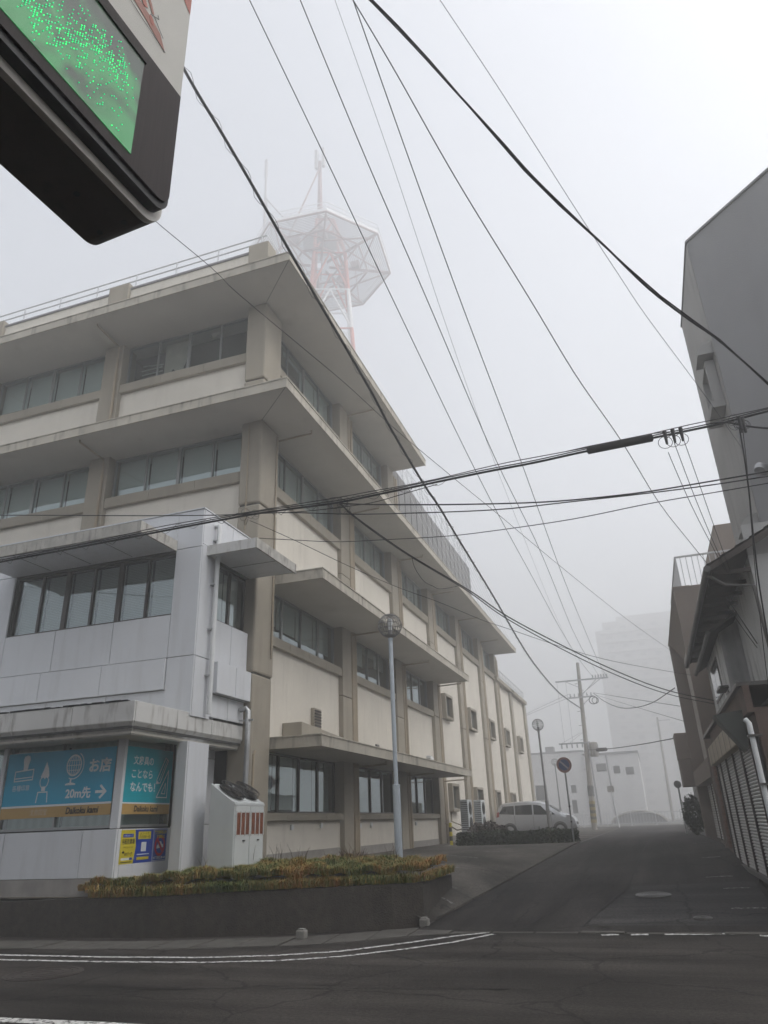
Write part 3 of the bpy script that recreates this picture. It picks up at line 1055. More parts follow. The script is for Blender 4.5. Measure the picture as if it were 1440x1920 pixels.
# front facade: upper two storeys in view (lower ones behind the annex)
fends = [(FRONT_P[i + 1][1], FRONT_P[i][0]) for i in range(len(FRONT_P) - 1)]
for bay, (u0, u1) in enumerate(fends):
    for f in (1, 2, 3):
        z0, z1 = [WIN[1], (10.42, E3), (14.28, E4)][f - 1]
        part('wall', MT['cream'], [Fr(u0 - .01, u1 + .01, (E1 if f == 1 else tops[f - 1] - .1), z0 - 0.32, -0.5, 0.0)])
        for q in range(3):
            s0, s1 = lerp(u0, u1, q / 3), lerp(u0, u1, (q + 1) / 3)
            part('sill', MT['khaki'], [Fr(s0 + .004, s1 - .004, z0 - 0.32, z0 - .03, -0.3, 0.12)], bevel=0.012)
        part('sill_bed', MT['khaki'], [Fr(u0, u1, z0 - 0.31, z0 + 0.005, -0.45, 0.08)])
        drop = [1, 1, 1, 1]
        if f == 3: drop = [0, 0, 0, 0] if bay == 0 else [.78, .8, .8, .82]
        wd = window(Fr, u0 + .02, u1 - .02, z0, z1 - .02, 4, BLD, 'alu', 'blind', drop, depth=-0.14, heavy=(2,))
        if f == 3 and bay == 0:
            # torn lining sheet and fallen blind slats behind the glass
            yb = FY + 0.40
            st = (u1 - u0) / 4
            xa = u0 + st * 1.06
            t = MB()
            t.prism([(xa, yb, 15.75), (xa + st * .78, yb, 15.75), (xa + st * .70, yb, 15.45), (xa + st * .76, yb, 15.1), (xa + st * .62, yb, 14.75), (xa + st * .66, yb, 14.32),
                     (xa + st * .45, yb, 14.30), (xa + st * .43, yb, 14.62), (xa + st * .28, yb, 14.80), (xa + st * .12, yb, 14.52), (xa, yb, 14.36)], (0, 0.01, 0))
            t.build('torn_sheet', MT['torn'], wd)
            for k in range(5):
                x = u0 + 0.12 + random.random() * 0.25
                z = 14.5 + k * 0.17
                MB().bar((x, yb + .02, z), (x + 0.75, yb + .03, z - random.uniform(-.10, .12)), 0.02, 0.035).build('fallen_slat', MT['blind_white'], wd)
            t = MB().prism([(u0 + st * 2.5, yb, 15.76), (u0 + st * 2.95, yb, 15.76), (u0 + st * 2.86, yb, 15.6), (u0 + st * 2.7, yb, 15.66), (u0 + st * 2.58, yb, 15.52)], (0, .01, 0))
            t.build('torn_sheet', MT['torn'], wd)
            MB().bar((u0 + st * 2.6, yb + .3, 15.5), (u0 + st * 3.3, yb + .5, 14.9), 0.015).build('hanging_rod', MT['black'], wd)

# parapet, coping and roof railing
PZ = 17.88
part('parapet', MT['cream'], [(-29.5, -8.75, 15.0, 15.25, E4 + TE + .03, PZ), (-8.75, -8.5, 15.25, 26.5, E4 + TE + .03, PZ)])
part('coping', MT['greywall'], [(-29.5, -8.72, 14.96, 15.3, PZ, PZ + .07), (-8.8, -8.46, 15.301, 26.5, PZ, PZ + .071)])
for (a, c_) in FRONT_P: part('parapet_block', MT['khaki'], [(a - .06, c_ + .02, 14.88, 15.4, E4 + TE + .02, PZ + .22)], bevel=0.02)
for (a, c_) in SIDE_P[1:3]: part('parapet_block', MT['khaki'], [(-8.95, -8.33, a - .05, c_ + .05, E4 + TE + .02, PZ + .22)], bevel=0.02)
rb = MB()
for z in (PZ + .52, PZ + .28):
    rb.tube([(-29.5, 14.95, z), (-8.42, 14.95, z), (-8.42, 26.4, z)], 0.024, 6)
rl = rb.build('roof_rail', MT['rail'], BLD)
for k in range(14): MB().cyl((-8.6 - k * 1.53, 14.95, PZ + .05), (-8.6 - k * 1.53, 14.95, PZ + .52), 0.022, 6).build('rail_post', MT['rail'], rl)
for k in range(7): MB().cyl((-8.42, 15.3 + k * 1.75, PZ + .05), (-8.42, 15.3 + k * 1.75, PZ + .52), 0.022, 6).build('rail_post', MT['rail'], rl)

# grey plant room wall on the third floor roof with stays and a wire fence on top
ph = part('plant_room', MT['greywall'], [(-13.5, -9.0, 27.15, 44.6, E3 + TE, 16.95)])
for k in range(18): MB().box(-9.0, -8.965, 27.4 + k * 0.98, 27.46 + k * 0.98, E3 + TE + .03, 16.9).build('cladding_rib', MT['greywall'], ph)
fb = MB()
for k in range(12):
    y = 27.6 + k * 1.5
    fb.cyl((-9.1, y, 16.9), (-9.1, y, 18.2), 0.02, 5)
    if k < 11: fb.cyl((-9.1, y, 18.1), (-9.1, y + 1.5, 17.3), 0.008, 4); fb.cyl((-9.1, y, 17.2), (-9.1, y + 1.5, 18.15), 0.008, 4)
fb.cyl((-9.1, 27.6, 18.1), (-9.1, 44.1, 18.1), 0.012, 5)
fb.build('roof_fence', MT['rail'], ph)
sb2 = MB()
for k in range(13):
    y = 27.9 + k * 1.55
    sb2.cyl((-9.0, y, 17.9), (-7.12, y + 1.0, E3 + TE + .04), 0.010, 4)
sb2.build('stay_wires', MT['rail'], ph)
for k in range(6): MB().cyl((-9.2, 29 + k * 2.7, 16.9), (-9.2, 29 + k * 2.7, 19.2 - .2 * k), 0.018, 5).build('antenna', MT['rail'], ph)

# rails on the low rear parapet
rb = MB()
for z in (10.95, 10.6): rb.tube([(-8.5, 48.2, z), (-8.5, 59.4, z), (-14, 59.4, z)], 0.025, 5)
rl = rb.build('roof_rail', MT['rail'], BLD)
for k in range(11): MB().cyl((-8.5, 48.3 + k * 1.1, 10.2), (-8.5, 48.3 + k * 1.1, 10.95), 0.02, 5).build('rail_post', MT['rail'], rl)

# rain pipes by the side pillars, with brackets, and drains under the soffits
for k, (a, c_) in enumerate(SIDE_P[1:7], 1):
    for q, (dy, top, r) in enumerate(((0.07, 15.7, 0.055), (0.20, 11.6, 0.05), (0.34, 15.7 if k < 3 else 11.6, 0.06))):
        if k % 2 == 0 and q == 1: continue
        tp = min(top, E4 if k < 3 else E3) - 0.12
        y = c_ + dy
        pm = MB().cyl((SX + 0.14, y, GZ + .05), (SX + 0.14, y, tp), r, 10)
        o = pm.build('rain_pipe', MT['pipe_beige'], BLD, smooth=True)
        br = MB()
        for z in (1.4, 4.4, 5.9, 8.6, 9.6, 12.6):
            if z < tp: br.box(SX - .01, SX + 0.15, y - r - .012, y + r + .012, z, z + 0.035)
        br.build('bracket', MT['khaki'], o)
for z, ks, xo in ((E4, (1,), -7.4), (E3, (1, 2, 3, 4, 5), -7.35), (E2, (1, 2, 3), -7.35), (E1, (1, 2, 3), -7.4)):
    for k in ks:
        y = SIDE_P[k][1] + 0.05
        MB().tube([(SX + .1, y, z - .35), (SX + .12, y, z - .12), (xo, y, z - .09), (xo, y, z - .005)], 0.028, 6).build('soffit_drain', MT['pipe_beige'], BLD, smooth=True)
MB().tube([(-8.55, 15.97, E3 - .12), (-8.3, 15.97, E3 - .12), (-7.35, 15.97, E3 - .09), (-7.35, 15.97, E3 - .005)], 0.028, 6).build('soffit_drain', MT['pipe_beige'], BLD, smooth=True)
for z in (E4, E3):
    for (a, c_) in FRONT_P[1:3]:
        MB().tube([(c_ - .12, FY - .20, z - .6), (c_ - .14, FY - .22, z - .12), (c_ - .12, 13.95, z - .07), (c_ - .12, 13.95, z - .005)], 0.03, 6).build('soffit_drain', MT['pipe_beige'], BLD, smooth=True)
        MB().cyl((c_ - .14, FY - .19, 13.0 if z == E4 else 8.6), (c_ - .14, FY - .19, z - .5), 0.045, 8).build('rain_pipe', MT['pipe_beige'], BLD, smooth=True)
# thin conduit on the corner pillar
MB().cyl((-8.72, 14.91, 8.6), (-8.72, 14.91, E3 - .1), 0.018, 6).build('conduit', MT['pipe_beige'], BLD)
MB().cyl((-8.30, 15.75, 5.4), (-8.30, 15.75, E3 - .1), 0.02, 6).build('conduit', MT['pipe_beige'], BLD)

# details on the lowest storey wall: hood box over canopy, louvre, vents, outlets
hb = MB().prism([(SX + .01, 17.0, 3.57), (SX + .01, 20.0, 3.57), (SX + .01, 20.0, 3.86), (SX + .01, 17.0, 4.02)], (0.55, 0, 0))
hb.build('duct_box', MT['khaki'], BLD, bevel=0.01)
lv = part('louvre', MT['khaki'], [S(18.75, 19.25, 4.0, 4.62, 0.001, 0.10)])
for k in range(7): MB().box(SX + .10, SX + .125, 18.79, 19.21, 4.05 + k * .08, 4.09 + k * .08).build('louvre_blade', MT['darkframe'], lv)
part('vent_grille', MT['darkframe'], [S(24.0, 24.28, 3.72, 4.08, 0.001, 0.05)])
vb = MB().tube([(SX, 30.35, 4.05), (SX + .14, 30.35, 4.05), (SX + .22, 30.35, 3.93)], 0.10, 10)
vb.build('vent_hood', MT['pipe_galv'], BLD, smooth=True)
for (y, z) in ((17.55, 1.52), (19.35, 1.54), (22.3, 1.5), (23.3, 1.52), (28.2, 1.5)): part('outlet_box', MT['pipe_white'], [S(y, y + .12, z, z + .12, 0.001, 0.05)], bevel=0.006)
# ================================================================== white panelled annex with the shop
ANX = root('annex_building', (-11.5, 13.3, 0.7), 'low white metal panelled annex with blue banners in its shop windows', 'building')
AX0, AY0 = -8.49, 12.72


def apanel(x0, x1, y0, y1, z0, z1, mat='panel', name='panel', par=None, gap=0.006, bevel=0.006):
    """one cladding sheet, trimmed by the open joint"""
    b = MB()
    dx, dy = abs(x1 - x0), abs(y1 - y0)
    gx, gy = (gap, 0) if dx > dy else (0, gap)
    b.box(min(x0, x1) + gx, max(x0, x1) - gx, min(y0, y1) + gy, max(y0, y1) - gy, z0 + gap, z1 - gap)
    return b.build(name, MT[mat], par or ANX, bevel=bevel)


def AF_(u0, u1, z0, z1, n0, n1): return (u0, u1, AY0 - n1, AY0 - n0, z0, z1)


def AS_(u0, u1, z0, z1, n0, n1): return (AX0 + n0, AX0 + n1, u0, u1, z0, z1)


# dark joint backing just behind the sheets
part('backing', MT['joint'], [(-14.6, -8.53, 12.76, 12.9, 3.7, 5.87), (-14.6, -8.53, 12.76, 12.9, 7.3, 8.2), (-8.66, -8.53, 12.9, 14.9, 3.7, 5.87), (-8.66, -8.53, 12.9, 14.9, 7.22, 8.2),
                              (-9.13, -8.53, 12.765, 12.91, 5.87, 7.3), (-8.661, -8.531, 12.91, 13.42, 5.87, 7.22), (-14.59, -13.67, 12.765, 12.91, 5.87, 7.3)], ANX)
part('interior', MT['interior'], [(-14.5, -9.0, 13.35, 14.85, 3.7, 8.1)], ANX)
part('roof', MT['plinth'], [(-14.6, -8.5, 12.75, 14.9, 8.1, 8.2)], ANX)
XJ = [-14.6, -13.65, -12.2, -10.62, -9.15, -8.49]
# front: top band
for a, c_ in zip(XJ[:-1], XJ[1:]): apanel(a, c_, AY0, AY0 + .04, 7.35, 8.25)
MB().box(-14.6, -8.47, 12.70, 12.9, 8.25, 8.275).build('coping', MT['panel'], ANX)
MB().box(-8.66, -8.468, 12.901, 14.88, 8.25, 8.276).build('coping', MT['panel'], ANX)
# pier sheets left and right
for a, c_ in ((-9.15, -8.49), (-14.6, -13.65)):
    for z0, z1 in ((3.7, 4.93), (4.93, 7.35)): apanel(a, c_, AY0, AY0 + .04, z0, z1)
# spandrel sheets and the proud lower strip
for a, c_ in zip(XJ[1:4], XJ[2:5]): apanel(a, c_, AY0, AY0 + .04, 4.93, 5.87)
for a, c_ in ((-13.65, -12.42), (-12.42, -10.78), (-10.78, -9.16)): apanel(a, c_, AY0 - .03, AY0 + .05, 4.27, 4.925)
for a, c_ in ((-13.65, -12.2), (-12.2, -10.62), (-10.62, -9.15)): apanel(a, c_, AY0 + .03, AY0 + .06, 3.7, 4.27)
# side sheets
YJ = [12.72, 13.44, 14.15, 14.9]
apanel(AX0 - .04, AX0, 12.762, 14.0, 7.42, 8.25); apanel(AX0 - .04, AX0, 14.0, 14.9, 7.42, 8.25)
for z0, z1 in ((3.7, 4.93), (4.93, 7.42)): apanel(AX0 - .04, AX0, 12.762, 13.44, z0, z1)
for a, c_ in zip(YJ[1:-1], YJ[2:]): apanel(AX0 - .04, AX0, a, c_, 4.93, 5.86)
apanel(AX0 - .05, AX0 + .12, 13.46, 14.25, 4.25, 4.925); apanel(AX0 - .05, AX0 + .12, 14.25, 14.93, 4.25, 4.925)
apanel(AX0 - .06, AX0 - .03, 13.44, 14.2, 3.7, 4.25); apanel(AX0 - .06, AX0 - .03, 14.2, 14.9, 3.7, 4.25)
# window bands
window(AF_, -13.63, -9.17, 5.88, 7.32, 6, ANX, 'darkframe', 'blind_white', [1] * 6, pmull=0.03, depth=-0.12, heavy=(2, 4))
window(AS_, 13.46, 14.86, 5.87, 7.2, 2, ANX, 'darkframe', 'blind_white', [1] * 2, pmull=0.04, depth=-0.12)
# shading canopies over the windows
cb = MB().box(-13.75, -9.17, 11.45, 12.72, 7.36, 7.40)
cf = cb.build('window_canopy', MT['panel'], ANX)
MB().box(-13.75, -9.17, 11.42, 11.47, 7.32, 7.56).build('edge', MT['moss_edge'], cf)
MB().box(-9.17, -9.13, 11.42, 12.72, 7.321, 7.56).build('edge', MT['moss_edge'], cf)
MB().box(-13.75, -9.175, 11.471, 12.71, 7.50, 7.54).build('top', MT['plinth'], cf)
for x in (-12.6, -11.45, -10.3): MB().box(x - .005, x + .005, 11.48, 12.7, 7.352, 7.36).build('soffit_joint', MT['joint'], cf)
cb = MB().box(-8.49, -7.25, 12.96, 14.88, 7.22, 7.26)
cf = cb.build('window_canopy', MT['panel'], ANX)
MB().box(-7.28, -7.24, 12.93, 14.9, 7.19, 7.42).build('edge', MT['moss_edge'], cf)
MB().box(-8.49, -7.281, 12.93, 12.97, 7.191, 7.421).build('edge', MT['panel_dirty'], cf)
MB().box(-8.49, -7.285, 12.975, 14.89, 7.37, 7.405).build('top', MT['plinth'], cf)
MB().box(-8.48, -7.29, 13.95, 13.96, 7.212, 7.22).build('soffit_joint', MT['joint'], cf)

# ground floor canopy: fascia sheets, bevelled lower sheets, soffit
can = MB().box(-14.8, -8.62, 11.12, 12.72, 3.22, 3.26).box(-9.1, -8.62, 12.72, 14.88, 3.221, 3.261).build('canopy', MT['soffit'], ANX)
MB().box(-14.8, -8.56, 11.06, 12.72, 3.72, 3.77).box(-9.1, -8.56, 12.72, 14.88, 3.721, 3.771).build('canopy_roof', MT['moss_edge'], can)
cx = [-14.8, -13.0, -11.28, -9.9, -8.52]
YO, XO = 11.02, -8.52


def skew(name, pts, mat, par): return MB().add(pts, [(0, 1, 2, 3)]).build(name, MT[mat], par)


for a, c_ in zip(cx[:-1], cx[1:]):
    g = 0.006
    MB().box(a + g, c_ - g, YO, YO + .04, 3.42, 3.775).build('fascia_panel', MT['panel_dirty'], can, bevel=0.005)
    c2 = c_ - g - (0.12 if c_ == XO else 0)
    MB().add([(a + g, YO, 3.415), (c_ - g, YO, 3.415), (c2, YO + .14, 3.2), (a + g, YO + .14, 3.2), (a + g, YO + .03, 3.43), (c_ - g, YO + .03, 3.43), (c2, YO + .17, 3.215), (a + g, YO + .17, 3.215)],
             [(0, 1, 2, 3), (7, 6, 5, 4), (0, 4, 5, 1), (3, 2, 6, 7), (0, 3, 7, 4), (1, 5, 6, 2)]).build('bevel_panel', MT['panel_dirty'], can)
cyy = [11.06, 12.35, 13.6, 14.9]
for a, c_ in zip(cyy[:-1], cyy[1:]):
    g = 0.006
    MB().box(XO - .04, XO, a + g, c_ - g, 3.42, 3.775).build('fascia_panel', MT['panel_dirty'], can, bevel=0.005)
    a2 = a + g + (0.10 if a < 11.1 else 0)
    MB().add([(XO, a + g, 3.415), (XO, c_ - g, 3.415), (XO - .14, c_ - g, 3.2), (XO - .14, a2, 3.2), (XO - .03, a + g, 3.43), (XO - .03, c_ - g, 3.43), (XO - .17, c_ - g, 3.215), (XO - .17, a2, 3.215)],
             [(0, 1, 2, 3), (7, 6, 5, 4), (0, 4, 5, 1), (3, 2, 6, 7), (0, 3, 7, 4), (1, 5, 6, 2)]).build('bevel_panel', MT['panel_dirty'], can)
MB().box(-14.8, XO - .05, YO + .045, YO + .09, 3.3, 3.77).box(XO - .09, XO - .045, YO + .1, 14.88, 3.3, 3.769).build('canopy_backing', MT['joint'], can)
# lichen crust along the canopy top edge
lb_ = MB()
for k in range(150):
    x = random.uniform(-14.6, -8.7); r = random.uniform(.012, .035)
    lb_.box(x - r * 2, x + r * 2, YO - .004, YO + .05, 3.772, 3.775 + r)
o_ = lb_.build('lichen', MT['black'], can)
o_['kind'] = 'stuff'

# shop walls below and around the windows
SYF, SXS = 11.75, -9.2
part('shop_backing', MT['joint'], [(-14.6, SXS - .05, SYF + .04, SYF + .12, 0.55, 1.66), (SXS - .13, SXS - .04, SYF + .121, 14.9, 0.56, 1.655), (SXS - .13, SXS - .04, 13.45, 14.9, 1.655, 3.3)], ANX)
for a, c_ in ((-14.6, -12.9), (-12.9, -11.75), (-11.75, -9.95), (-9.95, -9.2)): apanel(a, c_, SYF, SYF + .04, 0.86, 1.66)
part('base_strip', MT['plinth'], [(-14.6, -9.2, SYF + .0, SYF + .1, 0.5, 0.86)], ANX)
apanel(SXS - .04, SXS, SYF + .04, SYF + .16, 0.6, 1.66); apanel(SXS - .04, SXS, SYF + .16, 13.42, 0.6, 1.66)
for (a, c_) in ((13.42, 14.15), (14.15, 14.9)):
    apanel(SXS - .04, SXS, a, c_, 0.6, 1.7); apanel(SXS - .04, SXS, a, c_, 1.7, 3.05); apanel(SXS - .04, SXS, a, c_, 3.05, 3.24)
part('shop_interior', MT['interior'], [(-14.6, -9.75, 12.4, 14.8, 0.6, 3.3)], ANX)
# free standing corner pier
pier = root('corner_pier', (0, 0, 0), None, None) if False else None
for (x0, x1, y0, y1) in ((-8.74, -8.49, 12.72, 12.76), (-8.53, -8.49, 12.762, 13.5)): apanel(x0, x1, y0, y1, 0.6, 3.22, name='pier_panel')
part('pier_core', MT['panel'], [(-8.735, -8.535, 12.765, 13.495, 0.6, 3.22)], ANX)


# windows with blinds, corner mullion
def SF_(u0, u1, z0, z1, n0, n1): return (u0, u1, SYF - n1, SYF - n0, z0, z1)


def SS_(u0, u1, z0, z1, n0, n1): return (SXS + n0, SXS + n1, u0, u1, z0, z1)


MT['blind_teal'] = stripe_mat('pale_green_blind', (0.40, 0.46, 0.42), 0.2, 0.8, 'X')
window(SF_, -13.35, -12.1, 1.68, 3.3, 1, ANX, 'alu', 'blind_teal', None, depth=-0.06)
window(SF_, -12.0, -9.38, 1.68, 3.3, 2, ANX, 'alu', 'blind_teal', None, depth=-0.06)
window(SS_, SYF + .09, 13.36, 1.68, 3.3, 1, ANX, 'alu', 'blind_teal', None, depth=-0.06)
part('corner_mullion', MT['panel'], [(-9.37, -9.2, SYF, SYF + .08, 1.665, 3.3)], ANX, bevel=0.01)
part('mullion', MT['panel'], [(-12.1, -12.0, SYF - .01, SYF + .1, 1.665, 3.3)], ANX, bevel=0.01)
part('lintel', MT['darkframe'], [(-14.6, -9.21, SYF + .02, SYF + .14, 3.3, 3.4), (SXS - .14, SXS - .02, SYF + .15, 13.44, 3.3, 3.41)], ANX)

# rain pipes on the annex
pp_ = MB().tube([(AX0 + .02, 13.2, 7.98), (AX0 + .12, 13.2, 7.98), (AX0 + .12, 13.2, 7.9), (AX0 + .12, 13.22, 3.78)], 0.052, 10)
o = pp_.build('rain_pipe', MT['pipe_white'], ANX, smooth=True)
for z in (7.6, 6.55, 5.55, 4.55):
    MB().box(AX0, AX0 + .13, 13.145, 13.275, z, z + .03).build('bracket', MT['pipe_galv'], o)
for z in (7.82, 7.2, 5.0, 4.1): MB().cyl((AX0 + .12, 13.21, z), (AX0 + .12, 13.21, z + .06), 0.058, 10).build('coupling', MT['pipe_white'], o, smooth=True)
pp_ = MB().tube([(AX0 + .0, 14.7, 4.05), (AX0 + .14, 14.7, 4.08), (AX0 + .2, 14.7, 4.02), (AX0 + .2, 14.72, 3.3), (AX0 + .17, 14.72, 0.8)], 0.06, 10)
o = pp_.build('rain_pipe', MT['pipe_galv'], ANX, smooth=True)
MB().box(AX0, AX0 + .35, 14.66, 14.70, 3.8, 3.83).build('bracket', MT['pipe_galv'], o)
MB().tube([(-8.2, 14.86, 0.8), (-8.2, 14.86, 3.1), (-8.2, 14.93, 3.16)], 0.03, 8).build('drain_pipe', MT['pipe_beige'], ANX, smooth=True)

# ------------------------------------------------------------------ flat print and lettering
def text_mesh(body, size, bold=0.0, width=None, shear=0.0):
    c = bpy.data.curves.new('lettering', 'FONT')
    c.body = body
    c.size = size
    c.align_x = 'LEFT'
    c.shear = shear
    c.offset = bold
    c.resolution_u = 3
    o = bpy.data.objects.new('lettering', c)
    COL.objects.link(o)
    bpy.context.view_layer.update()
    me = bpy.data.meshes.new_from_object(o.evaluated_get(bpy.context.evaluated_depsgraph_get()))
    bpy.data.objects.remove(o)
    bpy.data.curves.remove(c)
    return me


class Board:
    """flat print on a plane: origin, horizontal and vertical unit vectors, normal offset"""
    def __init__(self, parent, org, uh, uv, par_off=None):
        self.p, self.o, self.h, self.v = parent, Vector(org), Vector(uh), Vector(uv)
        self.n = self.h.cross(self.v)
        self.k = 0

    def pt(self, a, b_, n): return self.o + self.h * a + self.v * b_ + self.n * n

    def poly(self, pts, mat, name='print', n=0.002, th=0.0008):
        self.k += 1
        q = [self.pt(a, b_, n) for a, b_ in pts]
        return MB().prism(q, self.n * th).build(name, MT[mat], self.p)

    def rect(self, a0, b0, a1, b1, mat, name='print', n=0.002): return self.poly([(a0, b0), (a1, b0), (a1, b1), (a0, b1)], mat, name, n)

    def line(self, pts, wd, mat, name='drawing', n=0.003, closed=False):
        P = [Vector((a, b_, 0)) for a, b_ in pts]
        if closed: P.append(P[0])
        b = MB()
        for i in range(len(P) - 1):
            d = P[i + 1] - P[i]
            if d.length < 1e-6: continue
            d.normalize()
            s = Vector((-d.y, d.x, 0)) * wd / 2
            e = d * wd * 0.4
            q = [P[i] - s - e, P[i + 1] - s + e, P[i + 1] + s + e, P[i] + s - e]
            b.add([self.pt(t.x, t.y, n + 0.00004 * i) for t in q], [(0, 1, 2, 3)])
        return b.build(name, MT[mat], self.p)

    def arc(self, c, rx, ry, a0, a1, wd, mat, n=0.003, steps=18, rot=0.0):
        pts = []
        for i in range(steps + 1):
            a = a0 + (a1 - a0) * i / steps
            x, y = rx * math.cos(a), ry * math.sin(a)
            pts.append((c[0] + x * math.cos(rot) - y * math.sin(rot), c[1] + x * math.sin(rot) + y * math.cos(rot)))
        return self.line(pts, wd, mat, n=n)

    def text(self, body, a, b_, w_, h_, mat, name='lettering', n=0.004, bold=0.0, shear=0.0):
        me = text_mesh(body, 1.0, bold, shear=shear)
        co = np.empty(len(me.vertices) * 3)
        me.vertices.foreach_get('co', co)
        co = co.reshape(-1, 3)
        mn, mxx = co.min(0), co.max(0)
        s = (w_ / (mxx[0] - mn[0]), h_ / (mxx[1] - mn[1]))
        off = OFF.get(self.p.name, Vector((0, 0, 0)))
        new = np.array([list(self.pt(a + (p[0] - mn[0]) * s[0], b_ + (p[1] - mn[1]) * s[1], n) - off) for p in co])
        me.vertices.foreach_set('co', new.reshape(-1))
        me.materials.clear()
        me.materials.append(MT[mat])
        me.update()
        o = bpy.data.objects.new(name, me)
        COL.objects.link(o)
        o.parent = self.p
        OFF[o.name] = off.copy()
        return o


MT['b_blue'] = M('banner_blue', (0.004, 0.31, 0.50), 0.45, 0.05, 1.5)
MT['b_teal'] = M('banner_teal', (0.004, 0.33, 0.42), 0.45, 0.05, 1.5)
MT['b_gold'] = M('banner_gold', (0.42, 0.27, 0.09), 0.45, 0.05, 2)
MT['b_white'] = flat('print_white', (0.62, 0.66, 0.68), 0.5)
MT['b_pale'] = flat('print_pale', (0.50, 0.44, 0.33), 0.5)
MT['b_black'] = flat('print_black', (0.012, 0.012, 0.012), 0.5)
MT['p_yellow'] = flat('print_yellow', (0.55, 0.46, 0.02), 0.4)
MT['p_blue'] = flat('print_blue', (0.012, 0.05, 0.34), 0.4)
MT['p_red'] = flat('print_red', (0.50, 0.02, 0.045), 0.4)

# --- long banner in the front window
BF = root('shop_banner', (-10.6, SYF, 2.5), 'long blue window banner with stamp, brush and globe drawings and an arrow', 'banner')
bf = Board(BF, (-11.98, SYF + .03, 1.68), (1, 0, 0), (0, 0, 1))
W_ = 2.57
bf.rect(0, 0.45, W_, 1.42, 'b_blue', 'banner_sheet', 0.0)
bf.rect(0, 0.415, W_, 0.45, 'b_white', 'white_stripe', 0.0)
bf.rect(0, 0.225, W_, 0.415, 'b_gold', 'gold_stripe', 0.0)
# stamp
bf.line([(0.22, 0.90), (0.66, 0.92), (0.66, 1.11), (0.22, 1.08)], 0.022, 'b_white', closed=True)
bf.line([(0.22, 0.95), (0.66, 0.97)], 0.018, 'b_white')
bf.poly([(0.41, 1.10), (0.40, 1.20), (0.38, 1.29), (0.40, 1.36), (0.47, 1.38), (0.53, 1.36), (0.55, 1.29), (0.52, 1.20), (0.51, 1.11)], 'b_white', 'drawing', 0.003)
bf.text('各種印章', 0.20, 0.72, 0.42, 0.11, 'b_white')
# brush
bf.poly([(0.96, 1.23), (1.03, 1.10), (1.06, 0.97), (1.03, 0.92), (0.99, 0.95), (0.96, 0.91), (0.92, 0.95), (0.87, 0.91), (0.86, 0.97), (0.91, 1.08)], 'b_white', 'drawing', 0.003)
bf.arc((0.955, 0.88), 0.10, 0.125, math.pi * .92, math.pi * 2.08, 0.018, 'b_white')
bf.rect(0.91, 0.70, 1.0, 0.78, 'b_white', 'drawing', 0.003)
bf.line([(0.82, 0.50), (0.84, 0.68), (1.06, 0.68), (1.08, 0.50)], 0.022, 'b_white')
# globe on a stand
gc = (1.62, 1.13)
bf.arc(gc, 0.165, 0.185, 0, 2 * math.pi, 0.026, 'b_white', steps=28)
for rx in (0.055, 0.115): bf.arc(gc, rx, 0.185, 0, 2 * math.pi, 0.014, 'b_white', steps=24)
bf.line([(1.62, 0.95), (1.62, 1.31)], 0.014, 'b_white')
for dy, hw in ((-0.09, 0.142), (0.0, 0.163), (0.09, 0.142)): bf.line([(1.62 - hw, gc[1] + dy), (1.62 + hw, gc[1] + dy)], 0.014, 'b_white')
bf.arc(gc, 0.225, 0.245, -math.pi * .62, math.pi * .32, 0.018, 'b_white')
bf.line([(1.58, 0.88), (1.58, 0.80)], 0.035, 'b_white')
bf.poly([(1.46, 0.775), (1.70, 0.775), (1.70, 0.80), (1.62, 0.82), (1.54, 0.82), (1.46, 0.80)], 'b_white', 'drawing', 0.003)
bf.text('お店', 1.98, 0.97, 0.50, 0.26, 'b_white', bold=0.035)
bf.text('20m先', 1.50, 0.525, 0.58, 0.21, 'b_white', bold=0.03)
bf.line([(2.20, 0.63), (2.40, 0.63)], 0.05, 'b_white')
bf.line([(2.30, 0.73), (2.41, 0.63), (2.30, 0.53)], 0.045, 'b_white', n=0.0035)
bf.text('文房四宝', 0.72, 0.265, 0.40, 0.115, 'b_pale')
bf.text('Daikoku kami', 1.56, 0.265, 0.74, 0.12, 'b_black', bold=0.03, shear=0.12)

# --- short banner in the side window
BS = root('shop_banner', (SXS, 12.6, 2.5), 'short teal window banner with pencil and set square drawings on the shop side', 'banner')
bs = Board(BS, (SXS - .03, SYF + .10, 1.68), (0, 1, 0), (0, 0, 1))
W2 = 1.48
bs.rect(0, 0.43, W2, 1.42, 'b_teal', 'banner_sheet', 0.0)
bs.rect(0, 0.405, W2, 0.43, 'b_white', 'white_stripe', 0.0)
bs.rect(0, 0.225, W2, 0.405, 'b_gold', 'gold_stripe', 0.0)
bs.text('文房具の', 0.22, 1.10, 0.62, 0.17, 'b_white', bold=0.02)
bs.text('ことなら', 0.20, 0.86, 0.64, 0.16, 'b_white', bold=0.02)
bs.text('なんでも！', 0.19, 0.62, 0.76, 0.17, 'b_white', bold=0.02)
bs.line([(1.00, 0.86), (1.24, 1.28), (1.33, 1.23), (1.11, 0.80), (0.98, 0.78)], 0.018, 'b_white', closed=True)
bs.line([(1.07, 0.84), (1.29, 1.25)], 0.012, 'b_white')
bs.poly([(0.98, 0.78), (1.02, 0.84), (1.06, 0.80)], 'b_white', 'drawing', 0.003)
bs.line([(1.02, 0.53), (1.36, 0.53), (1.36, 1.04)], 0.02, 'b_white', closed=True)
bs.line([(1.17, 0.60), (1.29, 0.60), (1.29, 0.80)], 0.016, 'b_white', closed=True)
bs.text('Daikoku kami', 0.36, 0.265, 0.74, 0.11, 'b_black', bold=0.03, shear=0.12)

